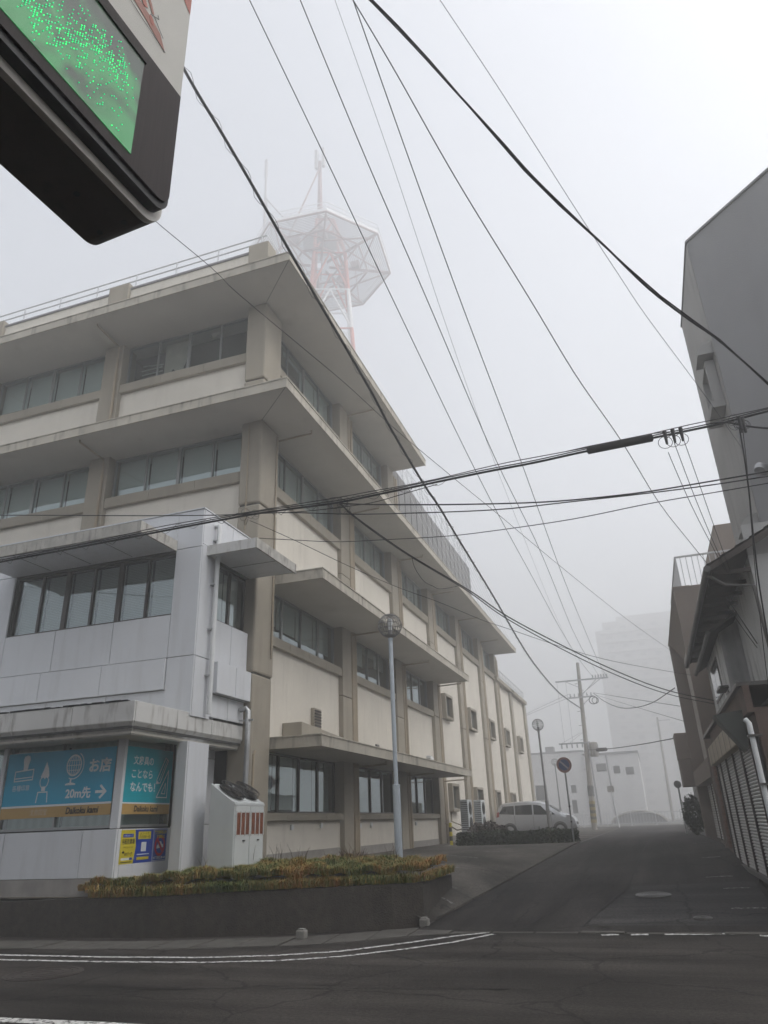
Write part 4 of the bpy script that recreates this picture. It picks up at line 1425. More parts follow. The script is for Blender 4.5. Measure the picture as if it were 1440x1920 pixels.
# --- parking poster under the side window
PO = root('parking_poster', (SXS, 12.5, 1.35), 'yellow and blue parking notice fixed under the side shop window', 'poster')
po = Board(PO, (SXS + .003, SYF + .13, 1.07), (0, 1, 0), (0, 0, 1))
po.rect(0, 0, 0.96, 0.565, 'p_blue', 'sheet', 0.0)
po.poly([(0, 0), (0.40, 0), (0.45, 0.28), (0.40, 0.565), (0, 0.565)], 'p_yellow', 'print', 0.0015)
po.rect(0.06, 0.44, 0.36, 0.50, 'p_blue', 'print', 0.003)
po.text('NTT西日本APグループ', 0.08, 0.45, 0.26, 0.035, 'b_white', n=0.004)
po.text('月極駐車場', 0.04, 0.32, 0.36, 0.095, 'b_black', bold=0.02)
po.text('お申し込みはこちら', 0.08, 0.265, 0.28, 0.022, 'b_black')
po.poly([(0.06, 0.20), (0.10, 0.215), (0.14, 0.20), (0.12, 0.17), (0.10, 0.18), (0.08, 0.17)], 'b_black', 'logo', 0.003)
po.text('APパーク', 0.13, 0.13, 0.22, 0.065, 'b_black', bold=0.02, shear=0.2)
po.rect(0.05, 0.06, 0.28, 0.10, 'b_white', 'print', 0.003)
po.rect(0.29, 0.06, 0.37, 0.10, 'p_blue', 'print', 0.003)
po.rect(0.05, 0.02, 0.34, 0.035, 'b_black', 'print', 0.003)
po.rect(0.50, 0.40, 0.88, 0.53, 'p_yellow', 'print', 0.003)
po.text('QRコードで\n空室情報一発', 0.53, 0.415, 0.32, 0.10, 'b_black', n=0.004)
po.rect(0.50, 0.05, 0.86, 0.10, 'p_yellow', 'print', 0.003)
po.rect(0.50, 0.135, 0.86, 0.15, 'b_white', 'print', 0.003)
po.rect(0.61, 0.19, 0.76, 0.35, 'b_white', 'print', 0.003)
PK = root('no_parking_poster', (SXS, 13.1, 1.35), 'blue notice with red no parking ring and crossed out car on the shop wall', 'poster')
pk = Board(PK, (SXS + .003, SYF + 1.10, 1.07), (0, 1, 0), (0, 0, 1))
pk.rect(0, 0, 0.44, 0.57, 'p_blue', 'sheet', 0.0)
for pts in ([(0.015, 0.015), (0.425, 0.015), (0.425, 0.555), (0.015, 0.555)],): pk.line(pts, 0.008, 'b_white', closed=True, n=0.002)
n_ = 32
pk.poly([(0.22 + 0.17 * math.cos(2 * math.pi * k / n_), 0.27 + 0.185 * math.sin(2 * math.pi * k / n_)) for k in range(n_)], 'p_red', 'ring', 0.002)
pk.poly([(0.22 + 0.12 * math.cos(2 * math.pi * k / n_), 0.27 + 0.135 * math.sin(2 * math.pi * k / n_)) for k in range(n_)], 'p_blue', 'ring_field', 0.0032)
pk.poly([(0.12, 0.22), (0.33, 0.24), (0.32, 0.29), (0.28, 0.30), (0.25, 0.35), (0.17, 0.34), (0.14, 0.28), (0.12, 0.27)], 'b_white', 'car_symbol', 0.0044)
pk.poly([(0.10, 0.37), (0.145, 0.40), (0.345, 0.175), (0.30, 0.145)], 'p_red', 'slash', 0.0056)
pk.text('契約車両以外', 0.03, 0.475, 0.38, 0.07, 'p_yellow', bold=0.03, n=0.007)
pk.text('駐車禁止', 0.10, 0.40, 0.26, 0.065, 'p_yellow', bold=0.03, n=0.0071)
pk.text('NTT西日本AP', 0.03, 0.035, 0.38, 0.055, 'b_white', bold=0.015, n=0.007)

# ================================================================== outdoor unit with slanted top and two fans
AC = root('outdoor_unit', (-7.8, 13.6, 0.8), 'pale grey slant topped air conditioning unit with two fan guards beside the annex', 'air conditioner')
MT['ac'] = M('ac_enamel', (0.52, 0.55, 0.56), 0.45, 0.06, 1.5, streak=0.2, scol=(0.33, 0.32, 0.30))
MT['rust'] = M('rusty_fins', (0.16, 0.05, 0.022), 0.8, 0.45, 9)
xb, xf, y0, y1, zf_, zb_ = -8.10, -7.55, 13.02, 14.2, 2.06, 2.42
MB().prism([(xf, y0, 0.7), (xf, y0, zf_), (xf - .06, y0, zf_ + .02), (xb, y0, zb_), (xb, y0, 0.7)], (0, y1 - y0, 0)).build('casing', MT['ac'], AC, bevel=0.012)
MB().box(xf - .01, xf + .015, y0 - .01, y1 + .01, zf_ - .06, zf_ - .035).build('trim', MT['ac'], AC)
ym = (y0 + y1) / 2
for (a, c_) in ((y0 + .03, ym - .01), (ym + .01, y1 - .03)):
    d = MB().box(xf + .001, xf + .014, a, c_, 0.78, zf_ - .07).build('door', MT['ac'], AC, bevel=0.005)
    w3 = (c_ - a - .10) / 3
    for q in range(3):
        s0 = a + .03 + q * (w3 + .02)
        MB().box(xf + .0142, xf + .018, s0, s0 + w3, 1.48, 1.87).build('coil_slot', MT['rust'], d)
    for q in range(4):
        s0 = a + .03 + q * (w3 + .02) - .02
        MB().box(xf + .0143, xf + .03, s0 + .0005, s0 + .0195, 1.46, 1.89).build('slot_bar', MT['ac'], d)
    MB().box(xf + .0142, xf + .03, (a + c_) / 2 + .02, (a + c_) / 2 + .09, 1.36, 1.385).build('handle', MT['black'], d)
sl = Vector((xb - xf, 0, zb_ - zf_)).normalized()
nrm = Vector((-sl.z, 0, sl.x)) if sl.x > 0 else Vector((sl.z, 0, -sl.x))
for yc in (y0 + .31, y1 - .31):
    cc = Vector(((xb + xf) / 2, yc, (zb_ + zf_) / 2)) + nrm * 0.02
    e1_, e2_ = sl, Vector((0, 1, 0))
    fb = MB()
    for rr, hh in ((0.27, 0.0), (0.27, 0.09), (0.20, 0.105), (0.13, 0.11), (0.06, 0.112)): fb.ring(cc + nrm * hh, e1_, e2_, rr, 0.006, 28, 4)
    for k in range(22):
        a = 2 * math.pi * k / 22
        e = e1_ * math.cos(a) + e2_ * math.sin(a)
        fb.tube([cc + e * .27, cc + e * .27 + nrm * .09, cc + e * .13 + nrm * .11, cc + e * .05 + nrm * .112], 0.004, 3)
    g = fb.build('fan_guard', MT['black'], AC)
    MB().cyl(cc, cc + nrm * .015, 0.255, 28).build('fan_well', MT['black'], g)
    fl = MB()
    for k in range(4):
        a = 2 * math.pi * k / 4
        p0 = [cc + nrm * .03 + (e1_ * math.cos(a + t) + e2_ * math.sin(a + t)) * r for t, r in ((0, .05), (-.2, .22), (.45, .24), (.5, .06))]
        fl.prism(p0, nrm * .012)
    fl.build('fan_blades', MT['iron'], g)
    MB().cyl(cc, cc + nrm * .07, 0.05, 12).build('fan_hub', MT['black'], g)
MB().cyl((xb + .04, y0 + .06, zb_ - .02), (xb + .04, y0 + .06, zb_ + .07), 0.012, 6).build('lifting_lug', MT['iron'], AC)
# ================================================================== projecting shop sign overhead
SG = root('projecting_sign', (-1.65, 1.97, 3.98), 'overhead projecting shop sign with green glowing display and red drawing on white', 'sign')
sd_ = Vector((0.0691, 0.99761, 0)); sn_ = Vector((0.99761, -0.0691, 0)); s0_ = Vector((-1.65, 1.972, 0))


def sp(s, z, n=0.0): return s0_ + sd_ * s + sn_ * n + Vector((0, 0, z))


def rounded(sa, sb, za, zb, r, r_far_only=True):
    """outline of the sign side, far lower corner rounded (and far upper)"""
    pts = [(sa, za)]
    for k in range(9):
        a = -math.pi / 2 + math.pi / 2 * k / 8
        pts.append((sb - r + r * math.cos(a), za + r + r * math.sin(a)))
    for k in range(9):
        a = math.pi / 2 * k / 8
        pts.append((sb - r + r * math.cos(a), zb - r + r * math.sin(a)))
    pts.append((sa, zb))
    return pts


MT['s_dark'] = M('sign_casing', (0.05, 0.036, 0.028), 0.65, 0.2, 5, spot=0.5, spcol=(0.012, 0.01, 0.01), spscale=9)
MT['s_trim'] = M('sign_trim', (0.62, 0.60, 0.56), 0.5, 0.06, 4)
MT['s_white'] = M('sign_face_white', (0.55, 0.54, 0.50), 0.45, 0.05, 3)
MT['s_red'] = M('sign_red', (0.42, 0.11, 0.07), 0.5, 0.05, 3)
MT['s_rose'] = M('sign_rose', (0.36, 0.15, 0.11), 0.5, 0.05, 3)


def grain_mat():
    m, N, L, P = new_mat('dark_woodgrain_film')
    tc = N.new('ShaderNodeTexCoord'); mp = N.new('ShaderNodeMapping'); mp.inputs['Scale'].default_value = (60, 60, 2.0)
    n = N.new('ShaderNodeTexNoise'); n.inputs['Scale'].default_value = 2.0; n.inputs['Detail'].default_value = 5
    L.new(tc.outputs['Object'], mp.inputs['Vector']); L.new(mp.outputs[0], n.inputs['Vector'])
    mx = N.new('ShaderNodeMix'); mx.data_type = 'RGBA'
    mx.inputs['A'].default_value = (0.018, 0.012, 0.012, 1); mx.inputs['B'].default_value = (0.045, 0.033, 0.033, 1)
    L.new(n.outputs['Fac'], mx.inputs['Factor']); L.new(mx.outputs['Result'], P.inputs['Base Color'])
    P.inputs['Roughness'].default_value = 0.6
    P.inputs['Specular IOR Level'].default_value = 0.2
    return m


MT['s_wood'] = grain_mat()


def led_mat():
    m, N, L, P = new_mat('display_glow')
    tc = N.new('ShaderNodeTexCoord')
    n = N.new('ShaderNodeTexNoise'); n.inputs['Scale'].default_value = 3.6; n.inputs['Detail'].default_value = 2; n.inputs['Distortion'].default_value = 0.6
    L.new(tc.outputs['Object'], n.inputs['Vector'])
    r = N.new('ShaderNodeMapRange'); r.inputs['From Min'].default_value = 0.43; r.inputs['From Max'].default_value = 0.62
    r.inputs['To Min'].default_value = 0.01; r.inputs['To Max'].default_value = 0.17
    L.new(n.outputs['Fac'], r.inputs['Value'])
    P.inputs['Base Color'].default_value = (0.05, 0.06, 0.05, 1)
    P.inputs['Roughness'].default_value = 0.25
    P.inputs['Emission Color'].default_value = (0.02, 0.62, 0.14, 1)
    L.new(r.outputs[0], P.inputs['Emission Strength'])
    return m


MT['led'] = led_mat()
MT['led_dot'] = flat('lit_diode', (0.05, 0.9, 0.35), 0.4, 0.42)
TH = 0.33
out = rounded(-2.55, 0.0, 3.985, 6.3, 0.11)
MB().prism([sp(s, z, -TH) for s, z in out], sn_ * (TH - .03)).build('casing', MT['s_dark'], SG)
MB().prism([sp(s, z, -.03) for s, z in out], sn_ * .03).build('trim', MT['s_trim'], SG)
inn_ = rounded(-2.55, -0.022, 4.03, 6.26, 0.085)
MB().prism([sp(s, z, 0) for s, z in inn_], sn_ * .05).build('inner_frame', MT['black'], SG)
# face panels
lowp = [(-2.53, 4.07)] + [(-0.03 - .07 + .07 * math.cos(a), 4.07 + .07 + .07 * math.sin(a)) for a in [-math.pi / 2 + math.pi / 2 * k / 6 for k in range(7)]] + [(-0.03, 4.785), (-2.53, 4.785)]
MB().prism([sp(s, z, .05) for s, z in lowp], sn_ * .012).build('dark_panel', MT['s_wood'], SG)
wp = MB().prism([sp(s, z, .05) for s, z in ((-2.53, 4.786), (-0.03, 4.786), (-0.03, 6.22), (-2.53, 6.22))], sn_ * .011).build('white_panel', MT['s_white'], SG)
scr = MB().prism([sp(s, z, .062) for s, z in ((-1.75, 4.132), (-0.279, 4.132), (-0.279, 4.697), (-1.75, 4.697))], sn_ * .003).build('display', MT['led'], SG)
fbm = MB()
for a, c_ in (((-1.76, 4.705), (-0.27, 4.705)),):
    fbm.bar(sp(*a, .066), sp(*c_, .066), 0.012, 0.012, up=sn_)
fbm.build('display_frame', MT['s_wood'], SG)
dt = MB()
random.seed(21)
cl = [(-1.15 + .16 * math.cos(k), 4.41 + .16 * math.sin(k * 1.3)) for k in range(6)]
for k in range(1000):
    if random.random() < .5:
        s, z = random.uniform(-1.25, -0.33), random.uniform(4.16, 4.66)
        if abs((s + .75) * .25 + (z - 4.42)) > .20: continue
    else:
        t = random.random(); s = lerp(-1.2, -.36, t) + random.gauss(0, .03); z = 4.40 + .12 * math.sin(t * 9) + random.gauss(0, .05)
    s = round(s / .012) * .012; z = round(z / .012) * .012
    if not (4.15 < z < 4.68 and s < -.30): continue
    dt.obox(sp(s, z, .067), sd_ * .0016, Vector((0, 0, .0016)), sn_ * .002)
o = dt.build('diodes', MT['led_dot'], scr); o['kind'] = 'stuff'
# red drawing on the white panel: a long leaf shape with branching veins, and a red corner field
def art(pts, mat, n=.0625): return MB().prism([sp(s, z, n) for s, z in pts], sn_ * .001).build('drawing', MT[mat], wp)


art([(-0.166, 4.922), (-0.21, 4.995), (-0.28, 5.02), (-0.36, 5.03), (-0.52, 5.06), (-0.52, 5.02), (-0.40, 4.985), (-0.30, 4.965), (-0.23, 4.94)], 's_rose')
art([(-0.30, 5.05), (-0.335, 5.10), (-0.40, 5.17), (-0.46, 5.22), (-0.48, 5.20), (-0.42, 5.13), (-0.37, 5.075), (-0.325, 5.03)], 's_rose')
art([(-0.26, 5.06), (-0.285, 5.11), (-0.33, 5.16), (-0.36, 5.22), (-0.38, 5.20), (-0.345, 5.14), (-0.30, 5.09), (-0.275, 5.05)], 's_rose')
for (s, z) in ((-0.272, 5.005), (-0.33, 5.055), (-0.36, 5.14), (-0.43, 5.09)):
    art([(s + .016 * math.cos(2 * math.pi * k / 10) - .4 * .016 * math.sin(2 * math.pi * k / 10), z + .024 * math.sin(2 * math.pi * k / 10)) for k in range(10)], 's_red', .0637)
lb2 = MB()
for pts in ([(-0.166, 4.922), (-0.24, 4.93), (-0.33, 4.94), (-0.42, 4.955), (-0.56, 4.99)], [(-0.19, 4.99), (-0.215, 5.01), (-0.26, 5.05)], [(-.24, 5.09), (-.23, 5.07), (-.26, 5.05), (-.285, 5.03)]):
    for i in range(len(pts) - 1): lb2.bar(sp(*pts[i], .0645), sp(*pts[i + 1], .0645), .003, .001, up=sn_)
lb2.build('outline', MT['b_black'], wp)
art([(-0.032, 5.40), (-0.032, 6.2), (-0.36, 6.2), (-0.11, 5.46)], 's_red')
# drain holes and a dent on the underside
for (s, n) in ((-0.11, -0.10), (-0.11, -0.235), (-0.31, -.17)):
    MB().cyl(sp(s, 3.9835, n), sp(s, 3.9845, n), 0.014, 10).build('drain_hole', MT['b_black'], SG)
# bracket arms back to the shop wall
for z in (4.3, 5.9): MB().cyl(sp(-2.54, z, -.165), sp(-2.9, z, -.165), 0.035, 8).build('bracket_arm', MT['iron'], SG)

# unseen shop building holding the sign, added and heightened to darken road and fronts
SB = root('unseen_shop_building', (0, -5, 0), 'unseen dark shop building carrying the projecting sign, raised to shade the street', 'building')
MT['shopwall'] = M('shop_render', (0.24, 0.22, 0.20), 0.85, 0.12, 1.2, 0.2, 60, streak=0.3)
part('wall', MT['shopwall'], [(-16, 14, -8, -0.85, 0.0, 12.4)], SB)
part('parapet', MT['khaki'], [(-16.1, 14.1, -8.1, -0.75, 12.4, 12.8)], SB)
part('shop_canopy', MT['greywall'], [(-16, 14, -0.849, -0.3, 3.0, 3.2)], SB)
for k in range(7):
    x = -14 + k * 4
    for zw in (5.2, 8.9):
        wdw = part('window', MT['darkframe'], [(x, x + 2.2, -0.849, -0.80, zw, zw + 1.5)], SB)
        MB().box(x + .06, x + 2.14, -0.799, -0.79, zw + .06, zw + 1.44).build('pane', MT['glass'], wdw)

# ================================================================== street lamps with wire globes
def make_lamp(loc, label, hgt, mat, group='lamp posts along the car park'):
    L = root('street_lamp', loc, label, 'street lamp', group)
    b = MB(); b.lathe([(0.0, 0), (0.085, 0), (0.085, 1.62), (0.09, 1.62), (0.09, 1.66), (0.05, 1.67), (0.05, hgt - .66), (0.06, hgt - .66), (0.06, hgt - .6), (0.0, hgt - .6)], (0, 0, 0), 16)
    b.build('post', MT[mat], L, smooth=True, local=True)
    MB().box(-0.02, 0.02, -0.097, -0.08, .35, .75).build('hatch', MT[mat], L, local=True)
    c = Vector((0, 0, hgt - .29)); R_ = 0.29
    g = MB()
    for k in range(26):
        a = 2 * math.pi * k / 26
        pts = [c + Vector((math.cos(a) * math.sin(t), math.sin(a) * math.sin(t), math.cos(t))) * R_ for t in [0.28 + (math.pi - .62) * i / 12 for i in range(13)]]
        g.tube(pts, 0.0065, 4)
    for t in (0.3, 0.65, 1.05, 1.45, 1.85, 2.25, 2.6): g.ring(c + Vector((0, 0, math.cos(t) * R_)), (1, 0, 0), (0, 1, 0), math.sin(t) * R_, 0.0065, 28, 4)
    g.build('wire_globe', MT['lamp_dark'], L, local=True)
    d = MB(); d.lathe([(0.0, R_ + .0), (0.085, R_ - .01), (0.09, R_ - .03), (0.0, R_ - .03)], c, 16); d.build('cap', MT['lamp_dark'], L, smooth=True, local=True)
    d = MB(); d.lathe([(0.0, -.31), (0.14, -.27), (0.15, -.24), (0.06, -.22), (0.05, -.12), (0.0, -.12)], c, 16); d.build('collar', MT['lamp_dark'], L, smooth=True, local=True)
    d = MB(); d.lathe([(0.0, -.12), (0.045, -.12), (0.05, .0), (0.07, .08), (0.055, .16), (0.0, .2)], c, 14); d.build('bulb', MT['pipe_white'], L, smooth=True, local=True)
    return L


make_lamp((-5.42, 16.45, 0.72), 'pale blue grey lamp post with a wire globe, behind the grass planter', 5.62, 'lamp')
l2 = make_lamp((-4.93, 38.5, 0.72), 'grey lamp post with a wire globe standing before the parked silver car', 5.55, 'lamp_dark')
l3 = copy_tree(l2); l3.location = (-7.4, 66.0, 0.72); l3['label'] = 'faint lamp post with a wire globe against the white warehouse wall'

# ================================================================== hedge, shrub, air conditioners, no parking sign
MT['hedge'] = leaf_mat('hedge_leaf', [(0.008, 0.012, 0.006), (0.02, 0.032, 0.012), (0.035, 0.05, 0.02), (0.05, 0.06, 0.025)])
MT['redleaf'] = leaf_mat('reddish_leaf', [(0.012, 0.010, 0.007), (0.035, 0.022, 0.015), (0.06, 0.035, 0.025), (0.04, 0.045, 0.02)])
MT['twig'] = M('dark_twig', (0.03, 0.022, 0.016), 0.9)


def leaves(name, n, fn, size, mat, parent):
    C = np.array([fn() for _ in range(n)])
    A = rng.normal(size=(n, 3)); A /= np.linalg.norm(A, axis=1)[:, None]
    B = rng.normal(size=(n, 3)); B -= (A * B).sum(1)[:, None] * A; B /= np.linalg.norm(B, axis=1)[:, None]
    s = size * rng.uniform(.6, 1.4, n)[:, None]
    V = np.stack([C - A * s, C + B * s * .5, C + A * s, C - B * s * .5], 1).reshape(-1, 3)
    off = np.array(OFF.get(parent.name, Vector((0, 0, 0))))
    me = bpy.data.meshes.new(name)
    me.from_pydata((V - off).tolist(), [], np.arange(n * 4).reshape(-1, 4).tolist())
    me.materials.append(mat)
    o = bpy.data.objects.new(name, me); COL.objects.link(o); o.parent = parent
    return o


HG = root('clipped_hedge', (-5, 29.2, 0.75), 'low dark clipped hedge along the far edge of the car park', 'hedge')
part('core', M('hedge_core', (0.010, 0.012, 0.007), 0.95), [(-6.95, -2.95, 28.6, 29.7, 0.6, 1.04)], HG)


def hfn():
    f = random.random()
    x, y, z = random.uniform(-7.1, -2.8), random.uniform(28.45, 29.85), random.uniform(0.72, 1.18)
    if f < .45: y = 28.5 + random.gauss(0, .05)
    elif f < .85: z = 1.09 + random.gauss(0, .05) + .05 * math.sin(x * 3)
    else: x = random.choice((-7.05, -2.85)) + random.gauss(0, .04)
    return (x, y, z)


leaves('foliage', 9000, hfn, 0.05, MT['hedge'], HG)
SHB = root('rounded_shrub', (-6.5, 31.2, 0.75), 'rounded reddish shrub between the air conditioners and the silver car', 'shrub')
sb_ = MB()
for k in range(12):
    a = 2 * math.pi * k / 12
    sb_.tube([(-6.5, 31.2, .7), (-6.5 + math.cos(a) * .35, 31.2 + math.sin(a) * .3, 1.2), (-6.5 + math.cos(a) * .6, 31.2 + math.sin(a) * .5, 1.35)], [.02, .014, .006], 4)
sb_.build('stems', MT['twig'], SHB)


def sfn():
    v = rng.normal(size=3); v /= np.linalg.norm(v); r = random.uniform(.55, 1.05)
    return (-6.5 + v[0] * .9 * r, 31.2 + v[1] * .8 * r, 1.02 + v[2] * .48 * r + .06 * math.sin(v[0] * 9))


leaves('foliage', 4200, sfn, 0.06, MT['redleaf'], SHB)

for (y, x, lb, yw) in ((31.9, -7.55, 'first of two white outdoor air conditioners behind the ground floor canopy', 0.8), (33.4, -7.3, 'second white outdoor air conditioner, showing its fan beside the shrub', 0.85)):
    A = root('air_conditioner', (x, y, 0.75), lb, 'air conditioner', 'air conditioners by the rear wall')
    part('casing', MT['ac'], [(x - .17, x + .17, y, y + yw, 1.15, 2.42)], A, bevel=0.02)
    part('stand', MT['plinth'], [(x - .2, x + .2, y - .05, y + yw + .05, 0.75, 1.15)], A)
    for zc in (1.48, 2.08):
        f = MB()
        for rr in (.26, .19, .12, .05): f.ring((x + .185, y + yw / 2, zc), (0, 1, 0), (0, 0, 1), rr, .006, 22, 4)
        f.build('fan_guard', MT['black'], A)
        MB().cyl((x + .171, y + yw / 2, zc), (x + .176, y + yw / 2, zc), .255, 22).build('fan_well', MT['black'], A)
    for k in range(14): MB().box(x - .14, x + .14, y - .008, y - .001, 1.25 + k * .08, 1.275 + k * .08).build('fin', MT['black'], A)
    MB().tube([(x - .1, y + .2, 1.3), (x - .4, y + .2, 1.25), (SX + .05, y + .2, 1.6), (SX + .05, y + .2, 2.9)], .03, 6).build('pipe', MT['pipe_beige'], A)
# striped guard post and meter clutter by the pillar
GP = root('guard_post', (-7.55, 29.4, 0.75), 'short black and yellow striped guard post by the building corner', 'post')
for k in range(5):
    MB().cyl((-7.55, 29.4, .75 + k * .16), (-7.55, 29.4, .75 + k * .16 + .155), 0.06, 10).build('stripe', MT['black' if k % 2 else 'p_yellow'], GP)
MB().box(-7.75, -7.35, 29.2, 29.6, .70, .76).build('foot', MT['plinth'], GP)

NP = root('no_parking_sign', (-2.83, 28.15, 0.72), 'round no parking sign on a thin pole at the hedge end', 'sign')
MB().cyl((-2.83, 28.15, .7), (-2.83, 28.15, 3.4), .03, 8).build('pole', MT['pipe_galv'], NP, smooth=True)
MT['np_red'] = flat('sign_red_faded', (0.30, 0.17, 0.15), .5)
MT['np_blue'] = flat('sign_blue_faded', (0.055, 0.075, 0.17), .5)
MT['np_line'] = flat('sign_slash', (0.33, 0.30, 0.33), .5)
def disc(r, y, th, mat, nm): return MB().prism([(-2.83 + r * math.cos(2 * math.pi * k / 32), y, 3.32 + r * math.sin(2 * math.pi * k / 32)) for k in range(32)], (0, th, 0)).build(nm, MT[mat], NP)
disc(.27, 28.10, .01, 'np_red', 'plate'); disc(.19, 28.096, .003, 'np_blue', 'blue_field')
MB().prism([(-2.83 - .15, 28.093, 3.32 + .11), (-2.83 - .11, 28.093, 3.32 + .15), (-2.83 + .15, 28.093, 3.32 - .11), (-2.83 + .11, 28.093, 3.32 - .15)], (0, .002, 0)).build('slash', MT['np_line'], NP)
for z in (1.4, 1.9): MB().cyl((-2.83, 28.15, z), (-2.83, 28.15, z + .06), .034, 8).build('pole_band', MT['wire_grey'], NP)

# ================================================================== parked silver minivan (side on, facing right)
CAR = root('parked_minivan', (-6.05, 42.2, 0.75), 'silver minivan parked side on behind the hedge', 'car')
MT['silver'] = M('silver_paint', (0.47, 0.48, 0.50), 0.28, 0.03, 1, metallic=0.65)
MT['carglass'] = flat('tinted_glass', (0.012, 0.014, 0.016), 0.06, spec=0.6)
MT['tyre'] = M('tyre', (0.015, 0.015, 0.015), .85)
MT['lightred'] = flat('tail_lamp', (0.30, 0.02, 0.02), .2)
MT['lightclear'] = flat('head_lamp', (0.45, 0.47, 0.48), .12, spec=.8)
# profile stations: x, z_bottom, z_belt, z_top ; local coordinates, x forward(right)
prof_low = [(-2.08, .55), (-2.1, .85), (-2.02, 1.05), (2.0, .95), (2.1, .75), (2.12, .5), (2.02, .30), (1.75, .22)]


def car_body():
    # side outline from rear bumper over the roof to the front bumper
    top = [(-2.06, .40), (-2.11, .62), (-2.08, .90), (-2.03, 1.10), (-1.93, 1.45), (-1.78, 1.62), (-1.2, 1.70), (-0.3, 1.715), (0.35, 1.67), (0.75, 1.55), (1.15, 1.28), (1.42, 1.10), (1.72, 1.00), (1.98, .88), (2.10, .70), (2.12, .48), (2.02, .30)]
    bot = [(-1.95, .26), (-1.0, .22), (0.9, .22), (1.9, .24)]
    secs = []
    xs = [-2.11, -2.06, -1.93, -1.75, -1.4, -1.0, -.5, 0, .4, .75, 1.0, 1.25, 1.5, 1.8, 2.0, 2.08, 2.12]
    def topz(x):
        for (a, za), (c_, zc) in zip(top, top[1:]):
            if a <= x <= c_ and c_ > a: return lerp(za, zc, (x - a) / (c_ - a))
        return .6
    T = [(-2.11, .70), (-2.06, 1.0), (-1.93, 1.42), (-1.75, 1.62), (-1.4, 1.68), (-1.0, 1.705), (-.5, 1.715), (0, 1.70), (.4, 1.65), (.75, 1.53), (1.0, 1.37), (1.25, 1.20), (1.5, 1.07), (1.8, .97), (2.0, .86), (2.08, .74), (2.12, .58)]
    vs, fs = [], []
    m = 10
    for (x, zt) in T:
        zb = .24 if abs(x) < 2.0 else .32
        hw = .845 - max(0, abs(x) - 1.5) ** 2 * .35
        belt = min(.98, zt - .02)
        tw = hw * (.80 if zt > 1.2 else .90)
        ring = [(hw * .92, zb), (hw, zb + .16), (hw * 1.01, (zb + belt) / 2), (hw * .985, belt), (lerp(hw * .985, tw, .55), lerp(belt, zt, .55)), (tw, max(belt, zt - .06) if zt > belt + .08 else lerp(belt, zt, .8)), (tw * .75, zt), (0, zt + .012)]
        full = ring + [(-a, z) for a, z in ring[-2::-1]]
        for (yy, z) in full: vs.append((x, yy, z))
    n = len(ring) * 2 - 1
    for i in range(len(T) - 1):
        for k in range(n - 1): fs.append((i * n + k, i * n + k + 1, (i + 1) * n + k + 1, (i + 1) * n + k))
        fs.append((i * n + n - 1, i * n, (i + 1) * n, (i + 1) * n + n - 1))
    fs.append(tuple(range(n))); fs.append(tuple((len(T) - 1) * n + k for k in range(n))[::-1])
    return MB().add(vs, fs)


cb = car_body().build('body', MT['silver'], CAR, smooth=True, local=True)
sd2 = cb.modifiers.new('sub', 'SUBSURF'); sd2.levels = 1; sd2.render_levels = 1
for s in (-1, 1):
    def gl(pts, nm):
        q = []
        for (x, z) in pts:
            hw = .845 - max(0, abs(x) - 1.5) ** 2 * .35
            t = (z - .98) / .72
            q.append((x, s * (lerp(hw * .985, hw * .80, max(0, t)) + .006), z))
        return MB().prism(q, (0, s * .008, 0)).build(nm, MT['carglass'], CAR, local=True)
    gl([(-1.86, 1.12), (-1.05, 1.06), (-1.05, 1.50), (-1.62, 1.48)], 'quarter_window')
    gl([(-.98, 1.055), (-.08, 1.03), (-.08, 1.52), (-.98, 1.51)], 'rear_door_window')
    gl([(0.0, 1.03), (.82, 1.00), (.38, 1.46), (0.0, 1.52)], 'front_door_window')
    gl([(0.90, 1.00), (1.12, 1.0), (.62, 1.36)], 'corner_window')
    for xx in (-1.32, 1.30):
        wl = MB().tube([(xx, s * .70, .30), (xx, s * .855, .30)], .305, 24).build('wheel', MT['tyre'], CAR, smooth=True, local=True)
        MB().tube([(xx, s * .80, .30), (xx, s * .862, .30)], [.215, .20], 20).build('rim', MT['pipe_galv'], wl, smooth=True, local=True)
        MB().ring((xx, s * .835, .31), (1, 0, 0), (0, 0, 1), .335, .03, 26, 5).build('wheel_arch', MT['black'], CAR, local=True)
    for xx in (-1.02, -.04, .88): MB().box(xx - .006, xx + .006, s * .852 - .006, s * .852 + .006, .34, 1.0).build('door_seam', MT['black'], CAR, local=True)
    for xx in (-.9, .1): MB().box(xx, xx + .16, s * .865 - .01, s * .865 + .01, .86, .89).build('door_handle', MT['silver'], CAR, local=True)
    MB().box(.80, .95, s * .98 - .09, s * .98 + .05, 1.0, 1.13).build('mirror', MT['silver'], CAR, local=True, bevel=.02)
    MB().prism([(1.62, s * .80, .88), (1.95, s * .66, .74), (1.98, s * .62, .84), (1.72, s * .76, .97)], (0, s * .025, 0)).build('headlight', MT['lightclear'], CAR, local=True)
    MB().prism([(-2.02, s * .73, .95), (-1.86, s * .80, .98), (-1.84, s * .79, 1.22), (-1.97, s * .72, 1.2)], (0, s * .02, 0)).build('tail_light', MT['lightred'], CAR, local=True)
MB().box(-2.115, -2.09, -.5, .5, .45, .56).build('number_plate', MT['pipe_white'], CAR, local=True)
MB().prism([(.82, -.64, 1.475), (1.36, -.70, 1.13), (1.36, .70, 1.13), (.82, .64, 1.475)], (.012, 0, .014)).build('windscreen', MT['carglass'], CAR, local=True)
MB().box(2.05, 2.125, -.45, .45, .50, .62).build('grille', MT['black'], CAR, local=True)

